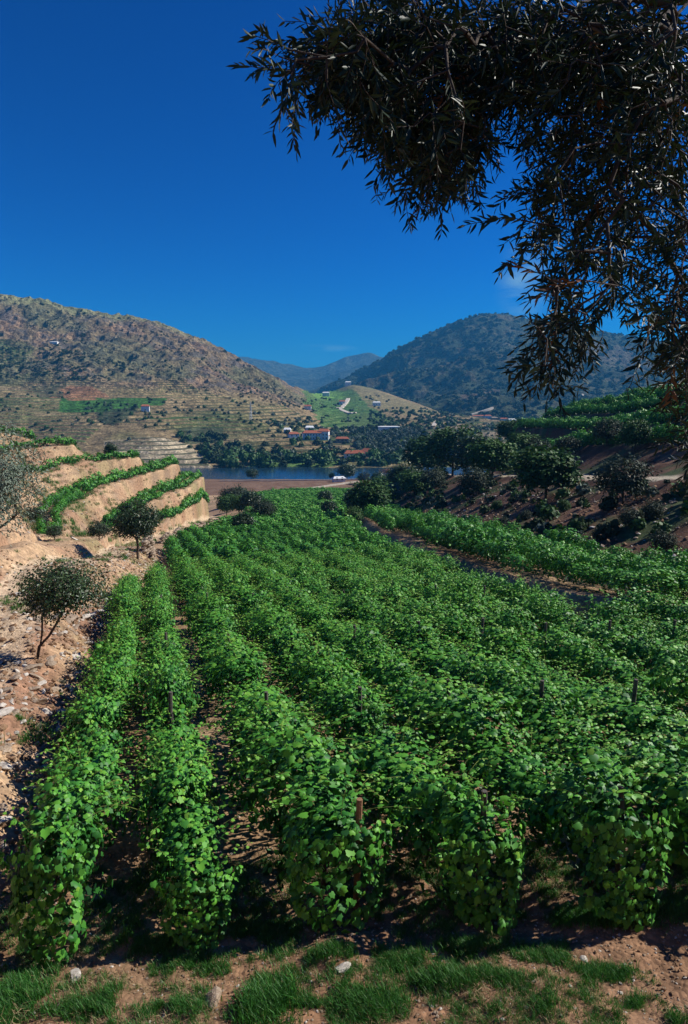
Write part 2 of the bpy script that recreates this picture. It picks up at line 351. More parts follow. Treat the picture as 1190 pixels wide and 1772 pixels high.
TP = [(float(p[1]), float(p[0]), float(p[2])) for p in (at(-90, 722, 128), at(-40, 722, 140), at(12, 718, 150))]
def terr(B, k, dx, dz, tailk):
    y0, x0, z0 = max(B)
    near = hill(dx, dz); ymin = min(B)[0]
    pts = [p for p in near if p[0] < ymin-6] + list(B) + [p for p in tail(x0, y0, z0, tailk)]
    return pts
L1 = terr(B1, 1, 1.5, 1.0, 0); L2 = terr(B2, 2, 3.0, 2.2, 1); L3 = terr(B3, 3, 5.0, 3.6, 2)
L4 = terr(B4, 4, 8.0, 5.2, 3); L5 = terr(B5, 5, 12, 7.0, 4); L6 = terr(B6, 6, 17, 9.0, 5)
def shift(L, dx, dz): return [(y, x+dx, z+dz) for y, x, z in L]
LT = [(6, -24, 2.0), (30, -36, 1.5), (60, -60, 1)] + TP + [(185, -92, -9), (230, -120, -22), (300, -160, -43)]
SL = [fz(6.6, 20), fz(12, 19), fz(17, 15), fz(22.7, 12), fz(27, 8.6), fz(47, 5.2), fz(80, 2.6), fz(126, .7), fz(160, 1.5), fz(200, 3.5), fz(250, 8), (303, 16, -43.5)]
SU = [(y, x+.9+.006*y*(y < 200), z+1.1*max(0, 1-max(0, y-120)/100)) for y, x, z in SL]
BS = [(6.6, 27, -6.5), (17, 24, -8.1), (25, 19, -8.9), (32, 16, -9.3), (54, 14, -12.0), (100, 12.5, -19.2), (150, 11, -26.0), (200, 11, -32.5), (250, 16, -38.5), (303, 26, -43.3)]
RL = [(6.6, 34, -1.4), (25, 30, -3.6), (52, 27.0, -6.6), (96, 26.5, -11.6), (150, 26.5, -18.3), (220, 27, -25.8), (260, 30, -33), (303, 38, -43)]
RR = [(y, x+3.2, z+.03) for y, x, z in RL]
def rb(x, pts, tailx): return [(6.6, x+1, pts[0][1]+.085*(pts[0][0]-6.6))] and [(6.6, x+1, pts[0][1]+.06*(pts[0][0]-6.6))] + [(p[0], x, p[1]) for p in pts] + [(pts[-1][0]+14, x+1.5, pts[-1][1]-3.5), (pts[-1][0]+50, x+4, pts[-1][1]-15), (310, tailx, -43)]
R1 = rb(38, [(60, -4.2), (104, -7.9), (134, -11.2)], 50)
R2 = rb(47, [(70, -1.6), (130, -7.0), (186, -9.2)], 64)
R3 = rb(56, [(80, 1.0), (136, -3.7), (191, -6.3)], 80)
R4 = rb(65, [(90, 2.2), (174, -3.0), (198, -4.3)], 96)
R5 = rb(74, [(110, 2.8), (159, -.2), (183, -1.4)], 112)
RT = [(6.6, 120, 8), (110, 110, 7), (180, 100, 5), (230, 120, -10), (310, 170, -40)]
curves = [
    ('far_left', [(6, -160, 8), (150, -170, 4), (230, -190, -20), (310, -240, -44)], 6),
    ('LT', LT, 14),
    ('L6b', shift(L6, -2.2, .15), 5), ('L6', L6, 9),
    ('L5b', shift(L5, -2.2, .15), 5), ('L5', L5, 9),
    ('L4b', shift(L4, -2.2, .15), 5), ('L4', L4, 10),
    ('L3b', shift(L3, -3.8, .15), 6), ('L3', L3, 11),
    ('L2b', shift(L2, -4.0, .15), 7), ('L2', L2, 10),
    ('L1b', shift(L1, -3.4, .15), 6), ('L1', L1, 8),
    ('PI', PI_, 5), ('PO', PO, 8), ('EL', EL, 40),
    ('MID', None, 40), ('SL', SL, 4), ('SU', SU, 14), ('BS', BS, 26), ('RL', RL, 5), ('RR', RR, 10),
    ('R1', R1, 4), ('R1b', shift(R1, 4.8, .1), 7), ('R2', R2, 4), ('R2b', shift(R2, 4.8, .1), 7), ('R3', R3, 4), ('R3b', shift(R3, 4.8, .1), 7),
    ('R4', R4, 4), ('R4b', shift(R4, 4.8, .1), 7), ('R5', R5, 4), ('R5b', shift(R5, 4.8, .1), 5), ('RT', RT, 5), ('far_right', [(6, 260, 14), (150, 260, 10), (240, 280, -15), (310, 320, -43)], 1)]
names = [c[0] for c in curves]; nseg = [c[2] for c in curves[:-1]]
def curve_xz(y):
    """x and z of every contour line at distances y -> arrays (K, n)"""
    y = np.atleast_1d(np.asarray(y, float)); X = []; Z = []
    for nm, pts, _ in curves:
        if pts is None: X.append(None); Z.append(None); continue
        p = C(pts); X.append(np.interp(y, p[:, 0], p[:, 1])); Z.append(np.interp(y, p[:, 0], p[:, 2]))
    i = names.index('MID'); X[i] = (X[i-1]+X[i+1])/2; Z[i] = field_z(X[i], y)
    X = np.array(X); Z = np.array(Z)
    # keep the lines in order across the valley
    m = names.index('MID')
    for k in range(m-1, -1, -1): X[k] = np.minimum(X[k], X[k+1]-.25)
    for k in range(m+1, len(X)): X[k] = np.maximum(X[k], X[k-1]+.25)
    # the photographer's own bank, nearer than y = 6.6, then the shore
    t = sstep(4.6, .6, y); Z = Z*(1-t) + t*np.where(np.abs(X) < 60, -1.68 + .02*np.abs(X), Z)
    s1 = sstep(288, 312, y); Z = Z*(1-s1) + s1*(-43.6)
    lev = sstep(312, 330, y)*.0
    s2 = sstep(346, 378, y); Z = Z*(1-s2) + s2*(-55.0) + lev
    return X, Z
_yt = np.concatenate([np.arange(-8, 12, .2), np.arange(12, 60, .5), np.arange(60, 400, 1.0)])
_XT, _ZT = curve_xz(_yt)
def smooth_tab(T):   # soften kinks along the valley
    k = np.array([1, 2, 3, 2, 1.]); k /= k.sum(); P = np.pad(T, ((0, 0), (2, 2)), mode='edge')
    return sum(k[i]*P[:, i:i+T.shape[1]] for i in range(5))
_XT = smooth_tab(_XT); _ZT = smooth_tab(_ZT)
def tab(y):
    return np.array([np.interp(y, _yt, _XT[k]) for k in range(len(names))]), np.array([np.interp(y, _yt, _ZT[k]) for k in range(len(names))])
def gnoise(x, y):
    near = sstep(40, 8, y)
    n = .075*fbm(x, y, .8, 4, 3)*near + .03*fbm(x, y, .25, 3, 5)*sstep(14, 6, y)
    side = np.maximum(sstep(-.262*y-2.6, -.262*y-4.5, x)*(y < 60), (x > 14)*(x < 40)*.7) + sstep(-25, -28, x)*sstep(60, 70, y)*.4
    n = n + sstep(55, 62, y)*sstep(-22, -27, x)*sstep(150, 130, y)*(.30*ridged(y+.4*fbm(x, y, 4, 2, 33), x*.25, 3.2, 3, 34)-.25)
    return n + side*(.36*fbm(x, y, 3.2, 5, 9) + .12*np.abs(fbm(x, y, .9, 3, 21))) + .10*fbm(x, y, 9, 3, 12)
def ground(x, y):
    x = np.atleast_1d(np.asarray(x, float)); y = np.atleast_1d(np.asarray(y, float))
    X, Z = tab(y); z = Z[0].copy()
    for k in range(len(names)-1):
        m = (x >= X[k]) & (x <= X[k+1])
        t = np.clip((x-X[k])/(X[k+1]-X[k]), 0, 1); z = np.where(m, Z[k]*(1-t)+Z[k+1]*t, z)
    z = np.where(x > X[-1], Z[-1], z)
    return z + gnoise(x, y)
def on_ground(px, row):
    dx, dy, dz = ray(px, row); lo_, hi_ = 3.0, 300.0
    ts = np.exp(np.linspace(math.log(3), math.log(372), 600)); zz = ground(dx/dy*ts, ts); f = (dz/dy*ts) - zz
    i = np.argmax(f < 0) if (f < 0).any() else 560; return float(dx/dy*ts[i]), float(ts[i]), float(zz[i])
ys = [-8.0]
while ys[-1] < 384:
    y_ = ys[-1]; d = .6 if y_ < 4 else (.055 if y_ < 9.5 else max(.07, y_*.0125)); d = min(d, 1.3); ys.append(y_+d)
ys = np.array(ys)
X, Z = tab(ys)
# finer across where the field is close
def build_ground():
    cols_x, cols_z = [], []; tags = []
    for k in range(len(names)-1):
        n = nseg[k]
        if names[k] in ('EL', 'MID'): n = 90
        for j in range(n):
            t = j/n; cols_x.append(X[k]*(1-t)+X[k+1]*t); cols_z.append(Z[k]*(1-t)+Z[k+1]*t); tags.append(k+t)
    cols_x.append(X[-1]); cols_z.append(Z[-1]); tags.append(len(names)-1)
    GX = np.array(cols_x).T; GZ = np.array(cols_z).T; GY = np.repeat(ys[:, None], GX.shape[1], 1); T = np.repeat(np.array(tags)[None], len(ys), 0)
    GZ = GZ + gnoise(GX, GY)
    ny, nx = GX.shape
    V = np.stack([GX, GY, GZ], -1).reshape(-1, 3)
    idx = np.arange(ny*nx).reshape(ny, nx)
    Fq = np.stack([idx[:-1, :-1], idx[:-1, 1:], idx[1:, 1:], idx[1:, :-1]], -1).reshape(-1, 4)
    x, y, t = V[:, 0], V[:, 1], T.ravel()
    iEL, iPO, iPI, iSL, iSU, iBS, iRL, iRR, iL1 = (names.index(q) for q in ('EL', 'PO', 'PI', 'SL', 'SU', 'BS', 'RL', 'RR', 'L1'))
    n1 = fbm(x, y, 2.5, 4, 31)*.5+.5; n2 = fbm(x, y, 12, 3, 41)*.5+.5; n3 = fbm(x, y, .6, 3, 51)*.5+.5
    def mixc(c, c2, f): f = np.clip(f, 0, 1)[:, None]; return c*(1-f)+np.array(c2)*f
    col = np.tile(np.array([.30, .19, .105]), (len(x), 1))
    col = mixc(col, (.34, .23, .135), sstep(.35, .75, n1)); col = mixc(col, (.19, .095, .055), sstep(.45, .9, n2)*.7)
    lb = t < iEL                                           # left bank, sandy and stony
    sand = mixc(np.tile(np.array([.42, .28, .165]), (len(x), 1)), (.26, .145, .09), sstep(.45, .8, n1)*.7)
    sand = mixc(sand, (.48, .37, .25), sstep(.5, .9, n3)*.6); sand = mixc(sand, (.16, .17, .07), sstep(.62, .9, fbm(x, y, 5, 4, 77)*.5+.5)*.5)
    sand = mixc(sand, (.27, .15, .095), sstep(42, 28, y)*sstep(.25, .6, n1)*.9); sand = mixc(sand, (.15, .085, .055), sstep(.55, .8, n3)*.5)
    col = np.where(lb[:, None], sand, col)
    path = (t > iPI-.2) & (t < iPO-.0)
    col = np.where(path[:, None], mixc(col, (.52, .40, .27), np.full(len(x), .65)), col)
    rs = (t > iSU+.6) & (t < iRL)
    rsl = mixc(np.tile(np.array([.085, .042, .026]), (len(x), 1)), (.22, .12, .07), sstep(.55, .9, n1)*.7)  # slope's shade deepened in the soil colour itself
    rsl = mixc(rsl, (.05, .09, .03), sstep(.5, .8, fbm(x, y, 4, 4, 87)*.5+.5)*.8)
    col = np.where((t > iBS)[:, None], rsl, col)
    rd = (t >= iRL) & (t <= iRR)
    col = np.where(rd[:, None], mixc(col, (.42, .36, .27), np.full(len(x), .8)), col)
    br = (y > 292) & (t < names.index('R1'))
    col = np.where(br[:, None], mixc(np.tile(np.array([.135, .075, .048]), (len(x), 1)), (.19, .12, .08), n1), col)
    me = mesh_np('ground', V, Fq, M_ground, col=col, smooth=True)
    return ob('ground', me, kind='structure')
build_ground()

# water
M_water, n_, l_, out_ = mat_base('river_water')
pr = N(n_, 'ShaderNodeBsdfPrincipled'); pr.inputs['Base Color'].default_value = (.012, .035, .06, 1); pr.inputs['Roughness'].default_value = .12
tc = N(n_, 'ShaderNodeTexCoord'); nz = N(n_, 'ShaderNodeTexNoise'); nz.inputs['Scale'].default_value = .8; nz.inputs['Detail'].default_value = 4
bp = N(n_, 'ShaderNodeBump'); bp.inputs['Strength'].default_value = .35; bp.inputs['Distance'].default_value = .3
l_.new(tc.outputs['Object'], nz.inputs['Vector']); l_.new(nz.outputs['Fac'], bp.inputs['Height']); l_.new(bp.outputs[0], pr.inputs['Normal']); l_.new(pr.outputs[0], out_.inputs['Surface'])
me = mesh_py('river', [(-900, 340, -50), (900, 340, -50), (900, 520, -50), (-900, 520, -50)], [(0, 1, 2, 3)], M_water); ob('river', me, kind='structure')

# ------------------------------------------------------------------ far land, lofted between foot and ridge
def far_sheet(name, px, rows_curves, counts, mat, noise, paint, terrace=None):
    """rows_curves: list of (row array, distance array) over the px stations, from foot to ridge and behind"""
    px = np.array(px, float); cols = np.linspace(px[0], px[-1], counts[0]); K = len(rows_curves)
    P = np.zeros((K, len(cols), 3))
    def sm(v):
        k = 9; return np.convolve(np.pad(v, k//2, mode='edge'), np.ones(k)/k, mode='valid')
    for i, (rw, ds) in enumerate(rows_curves):
        ds = np.interp(cols, px, np.broadcast_to(ds, px.shape)); ds = sm(ds)
        if callable(rw): z = rw(ds); dx, dy, dz = ray(cols, 760); P[i, :, 0] = dx/dy*ds; P[i, :, 1] = ds; P[i, :, 2] = z
        else:
            r = np.interp(cols, px, np.broadcast_to(rw, px.shape)); r = sm(r); q = at(cols, r, ds); P[i] = q.T
    # Catmull-Rom between the lines
    out = []; tt = []
    for i in range(K-1):
        p0 = P[max(i-1, 0)]; p1 = P[i]; p2 = P[i+1]; p3 = P[min(i+2, K-1)]
        for j in range(counts[1][i]):
            t = j/counts[1][i]
            a_ = p1*(1-t)+p2*t
            b_ = .5*((2*p1)+(-p0+p2)*t+(2*p0-5*p1+4*p2-p3)*t*t+(-p0+3*p1-3*p2+p3)*t**3)
            out.append(a_*.45+b_*.55); tt.append(i+t)
    out.append(P[-1]); tt.append(K-1)
    G = np.array(out); T = np.repeat(np.array(tt)[:, None], G.shape[1], 1)
    ppx, prow, _ = to_px(G)
    z = G[..., 2] + noise(G[..., 0], G[..., 1], T, ppx, prow); attrs = None
    G[..., 2] = z
    if terrace:
        tm, tg, step = terrace(G[..., 0], G[..., 1], T, ppx, prow)
        q = z/step + .25*fbm(G[..., 0], G[..., 1], 60, 2, 5); fr = q-np.floor(q)
        zq = z + (np.floor(q) + sstep(0, .42, fr) - q)*step*.9
        G[..., 2] = z*(1-tm)+zq*tm
        attrs = {'tz': q.ravel(), 'tm': tm.ravel(), 'tg': tg.ravel()}
    V = G.reshape(-1, 3); ny, nx = G.shape[:2]; idx = np.arange(ny*nx).reshape(ny, nx)
    Fq = np.stack([idx[:-1, :-1], idx[:-1, 1:], idx[1:, 1:], idx[1:, :-1]], -1).reshape(-1, 4)
    col = paint(V[:, 0], V[:, 1], T.ravel(), ppx.ravel(), prow.ravel())
    me = mesh_np(name, V, Fq, mat, attrs=attrs, col=col, smooth=(name != 'hillside'))
    o = ob(name, me, kind='structure'); return o, G
def zc(v): return lambda ds: np.full_like(ds, v)
PXS = [-320, -100, 0, 60, 130, 200, 260, 300, 345, 400, 440, 480, 520, 545, 565, 585, 605, 650, 700, 760, 850, 1000, 1200, 1500]
R_ = lambda *v: np.array(v, float)
rows1 = R_(*[800]*24)
#            -320 -100   0   60  130  200  260  300  345  400  440  480  520  545  565  585  605  650  700  760  850 1000 1200 1500
rows2 = R_(   765, 765,765, 764, 763, 758, 756, 760, 772, 776, 775, 775, 775, 775, 776, 776, 777, 778, 778, 778, 780, 782, 782, 782)
rows3 = R_(   700, 703,705, 706, 708, 712, 716, 720, 724, 728, 732, 736, 740, 744, 746, 747, 747, 745, 744, 745, 748, 755, 760, 765)
rows4 = R_(   660, 663,665, 666, 668, 669, 671, 674, 680, 690, 698, 705, 713, 719, 723, 725, 724, 722, 722, 726, 735, 742, 748, 752)
rows5 = R_(   585, 588,590, 595, 602, 612, 618, 622, 634, 655, 670, 683, 696, 702, 703, 701, 696, 700, 706, 716, 730, 740, 745, 750)
rows6 = R_(   485, 500,510, 524, 540, 550, 560, 572, 589, 617, 639, 656, 679, 684, 680, 674, 664, 674, 690, 713, 727, 737, 742, 747)
yy6 = R_(    1150,1150,1150,1150,1150,1150,1150,1150,1130,1120,1110,1110,1150,1350,1450,1480,1480,1440,1380,1200, 960, 950, 950, 950)
yy5 = np.minimum(R_(*[960]*13, 1000, 1080, 1120, 1150, 1130, 1080, 1000, 900, 890, 890, 890), yy6-40)
yy4 = R_(*[800]*13, 830, 860, 880, 900, 890, 870, 850, 820, 800, 800, 800)
yy3 = R_(*[650]*9, 640, 640, 650, 660, 690, 700, 710, 720, 720, 710, 700, 690, 680, 680, 680)
def n_side(x, y, T, ppx, prow):
    rock = sstep(3.6, 4.6, T)*sstep(640, 480, ppx)
    gul = ridged(x, y, 110, 4, 60)
    return (T > .3)*(sstep(0, 1.5, T)*(1.2*fbm(x, y, 60, 3, 61)) + rock*(3.4*gul-2.0 + 3.2*ridged(x, y, 22, 4, 70) + (1.6+2.2*sstep(.2, .9, fbm(x, y, 90, 3, 73)))*fbm(x, y, 7, 3, 75)) + .35*fbm(x, y, 8, 3, 78))
TERR = [[(-330, 650), (0, 648), (130, 655), (230, 664), (300, 655), (360, 680), (440, 702), (520, 708), (600, 735), (650, 745), (640, 775), (500, 785), (440, 770), (390, 762), (330, 755), (270, 745), (180, 735), (150, 770), (-330, 780)],
        [(180, 765), (260, 755), (325, 768), (372, 815), (180, 815)], [(730, 735), (790, 716), (870, 728), (940, 745), (900, 790), (740, 770)],
        [(560, 690), (600, 672), (650, 690), (640, 712), (600, 730), (560, 720)], [(390, 738), (490, 745), (495, 775), (395, 778)], [(-330, 560), (0, 590), (70, 592), (40, 640), (-330, 640)]]
def t_side(x, y, T, ppx, prow):
    w = 6*fbm(x, y, 25, 3, 90); tm = np.zeros_like(x)
    for p in TERR: tm = np.maximum(tm, inpoly(ppx+w, prow+w*.6, p)*1.0)
    tm = tm*sstep(-.95, -.6, fbm(x, y, 45, 3, 93))
    tg = sstep(-.1, .6, fbm(x, y, 70, 3, 95))
    lush = inpoly(ppx+w, prow, [(525, 680), (600, 672), (650, 700), (760, 740), (560, 745)])
    return tm, np.maximum(tg, lush*1.0), np.where(inpoly(ppx, prow, TERR[1]), 2.3, 2.5)
def p_side(x, y, T, px, row):
    def mixc(c, c2, f): f = np.clip(f, 0, 1)[:, None]; return c*(1-f)+np.array(c2)*f
    n1 = fbm(x, y, 30, 5, 101)*.5+.5; n2 = fbm(x, y, 110, 4, 105)*.5+.5; n3 = fbm(x, y, 9, 4, 109)*.5+.5; w = 8*fbm(x, y, 25, 3, 90)
    c = np.tile(np.array([.21, .155, .08]), (len(x), 1))
    c = mixc(c, (.10, .12, .045), sstep(.4, .8, n2)*.8); c = mixc(c, (.30, .22, .12), sstep(.55, .9, n1)*.6)
    up = sstep(3.7, 4.4, T)*sstep(620, 520, px)
    c = mixc(c, (.17, .125, .075), up*.8); c = mixc(c, (.26, .165, .10), up*sstep(.45, .8, n1)*.8)
    c = mixc(c, (.085, .078, .075), up*sstep(.5, .7, n3)*.75)
    c = mixc(c, (.10, .11, .055), up*sstep(.58, .85, n2)*.6)
    top = sstep(5.55, 5.85, T)*sstep(400, 300, px); c = mixc(c, (.20, .21, .10), top*.7)
    def reg(poly, cc, f, k=1.0):
        nonlocal c
        c = mixc(c, cc, inpoly(px+w*k, row+w*.4*k, poly)*f)
    reg([(105, 690), (180, 692), (290, 690), (285, 700), (180, 714), (100, 712)], (.03, .12, .02), .9, .3)
    reg([(165, 712), (240, 703), (225, 725), (195, 738), (165, 728)], (.04, .055, .03), .9, .4)
    reg([(85, 690), (120, 668), (160, 672), (195, 690), (130, 694)], (.26, .13, .07), .9, .5)
    reg([(50, 665), (100, 662), (110, 690), (60, 688)], (.07, .075, .045), .7)
    reg([(310, 745), (390, 745), (390, 768), (320, 768)], (.05, .065, .035), .85, .5)
    reg([(230, 640), (300, 665), (520, 700), (540, 715), (420, 712), (300, 690)], (.27, .20, .10), .55)
    reg([(180, 765), (260, 755), (325, 768), (372, 815), (180, 815)], (.40, .33, .22), .9, .2)
    reg([(180, 765), (250, 755), (270, 770), (200, 785)], (.19, .15, .09), .7, .4)
    reg([(525, 675), (610, 672), (640, 700), (690, 735), (640, 745), (560, 742), (530, 700)], (.05, .13, .03), .8)
    reg([(540, 678), (600, 676), (590, 690), (545, 690)], (.12, .24, .05), .8, .3)
    reg([(615, 668), (650, 676), (700, 692), (765, 716), (690, 718), (640, 705), (625, 690)], (.20, .17, .08), .85, .3)
    reg([(600, 745), (700, 738), (735, 755), (735, 785), (640, 785), (600, 765)], (.30, .22, .13), .7, .2)
    reg([(735, 740), (790, 735), (870, 748), (880, 790), (735, 775)], (.22, .18, .13), .7)
    reg([(630, 770), (680, 785), (665, 795), (625, 780)], (.05, .18, .03), .9, .2)
    reg([(440, 790), (560, 780), (600, 800), (560, 812), (430, 812)], (.06, .15, .03), .8, .4)
    shore = sstep(.35, .05, T); c = mixc(c, (.22, .20, .09), shore*.8)
    return c
side, G1 = far_sheet('hillside', PXS, [(zc(-54.), 438), (rows1, 480), (rows2, 550), (rows3, yy3), (rows4, yy4), (rows5, yy5), (rows6, yy6), (lambda d: d*.0-60, yy6+260)],
                    (520, [20, 44, 64, 90, 90, 60, 8]), M_hill, n_side, p_side, t_side)
PXM = [300, 440, 500, 540, 560, 600, 640, 700, 760, 790, 820, 850, 890, 920, 960, 1000, 1045, 1090, 1190, 1300, 1500]
mr = R_(     760, 740, 705, 682, 668, 651, 631, 598, 573, 563, 551, 545, 549, 557, 562, 568, 578, 586, 602, 612, 625)
def between(f, lo=742): return lo + (mr-lo)*f
def n_mount(x, y, T, px, row):
    k = sstep(0, 1.5, T)*(1-.8*sstep(3.6, 4, T)*1.0)
    return k*(26*(ridged(x, y, 520, 4, 201)-.9) + 9*ridged(x, y, 120, 4, 205)) + 4*ridged(x, y, 45, 3, 208)*sstep(0, 1, T)
def p_mount(x, y, T, px, row):
    def mixc(c, c2, f): f = np.clip(f, 0, 1)[:, None]; return c*(1-f)+np.array(c2)*f
    n1 = fbm(x, y, 60, 5, 211)*.5+.5; n2 = fbm(x, y, 300, 4, 215)*.5+.5
    c = np.tile(np.array([.040, .052, .028]), (len(x), 1))
    c = mixc(c, (.11, .095, .06), sstep(.62, .85, n1)*.7); c = mixc(c, (.03, .05, .025), sstep(.4, .8, n2)*.7)
    low = sstep(1.6, .6, T); c = mixc(c, (.10, .10, .05), low*.7); c = mixc(c, (.05, .09, .03), low*sstep(.5, .7, n1)*.7)
    c = mixc(c, (.13, .09, .065), inpoly(px, row+20*(n1-.5), [(790, 670), (860, 665), (880, 690), (800, 705)])*.6)
    c = mixc(c, (.15, .11, .08), inpoly(px, row+20*(n1-.5), [(1000, 600), (1090, 605), (1150, 640), (1010, 640)])*.5)
    return c
mount, G2 = far_sheet('mountain', PXM, [(750., 980), (between(.12), 1150), (between(.35), 1500), (between(.7), 2000), (mr, 2450), (lambda d: d*.0+20, 3100)],
                     (520, [40, 70, 90, 90, 12]), M_mount, n_mount, p_mount)
PXD = [200, 380, 440, 465, 500, 540, 570, 600, 630, 700, 900]
dr = R_(   640, 622, 628, 635, 641, 643, 636, 626, 622, 632, 640)
far, G3 = far_sheet('distant_mountain', PXD, [(700., 3200), (dr+25, 4200), (dr, 5000), (lambda d: d*.0-50, 6000)], (240, [40, 60, 8]), M_far,
                   lambda x, y, T, px, row: 30*ridged(x, y, 500, 4, 301)*sstep(0, 1, T)*(T < 1.95), lambda x, y, T, px, row: np.tile(np.array([.05, .06, .035]), (len(x), 1)))
def sheet_z(G, px, row):
    """nearest vertex of a far sheet that projects to (px,row)"""
    q = to_px(G); d = (q[0]-px)**2+(q[1]-row)**2; i = np.unravel_index(np.argmin(np.where(G[..., 1] > 0, d, 1e12)), d.shape); return G[i]

# ------------------------------------------------------------------ instancer for what nobody could count
def inst(name, pts, rots, scales, idx, sources, **props):
    colc = bpy.data.collections.new(name+'_source')
    for k, me_ in enumerate(sources):
        o = bpy.data.objects.new('%s_%03d' % (name, k), me_); colc.objects.link(o)
    me = bpy.data.meshes.new(name); n = len(pts); me.vertices.add(n); me.vertices.foreach_set('co', np.asarray(pts, np.float32).ravel())
    a_ = me.attributes.new('rot', 'FLOAT_VECTOR', 'POINT'); a_.data.foreach_set('vector', np.asarray(rots, np.float32).ravel())
    sc = np.asarray(scales, np.float32)
    if sc.ndim == 1: sc = np.repeat(sc[:, None], 3, 1)
    a_ = me.attributes.new('scl', 'FLOAT_VECTOR', 'POINT'); a_.data.foreach_set('vector', np.ascontiguousarray(sc).ravel())
    a_ = me.attributes.new('pick', 'INT', 'POINT'); a_.data.foreach_set('value', np.asarray(idx, np.int32))
    o = ob(name, me, **props)
    g = bpy.data.node_groups.new(name+'_scatter', 'GeometryNodeTree')
    g.interface.new_socket('Geometry', in_out='INPUT', socket_type='NodeSocketGeometry'); g.interface.new_socket('Geometry', in_out='OUTPUT', socket_type='NodeSocketGeometry')
    n_ = g.nodes; l = g.links
    gi = n_.new('NodeGroupInput'); go = n_.new('NodeGroupOutput'); ip = n_.new('GeometryNodeInstanceOnPoints'); ci = n_.new('GeometryNodeCollectionInfo')
    ci.inputs['Collection'].default_value = colc; ci.inputs['Separate Children'].default_value = True; ci.inputs['Reset Children'].default_value = True
    ip.inputs['Pick Instance'].default_value = True
    def na(nm, dt):
        q = n_.new('GeometryNodeInputNamedAttribute'); q.data_type = dt; q.inputs['Name'].default_value = nm; return q.outputs['Attribute']
    e2r = n_.new('FunctionNodeEulerToRotation'); l.new(na('rot', 'FLOAT_VECTOR'), e2r.inputs[0])
    l.new(gi.outputs[0], ip.inputs['Points']); l.new(ci.outputs[0], ip.inputs['Instance']); l.new(na('pick', 'INT'), ip.inputs['Instance Index'])
    l.new(e2r.outputs[0], ip.inputs['Rotation']); l.new(na('scl', 'FLOAT_VECTOR'), ip.inputs['Scale']); l.new(ip.outputs[0], go.inputs[0])
    md = o.modifiers.new('scatter', 'NODES'); md.node_group = g
    return o

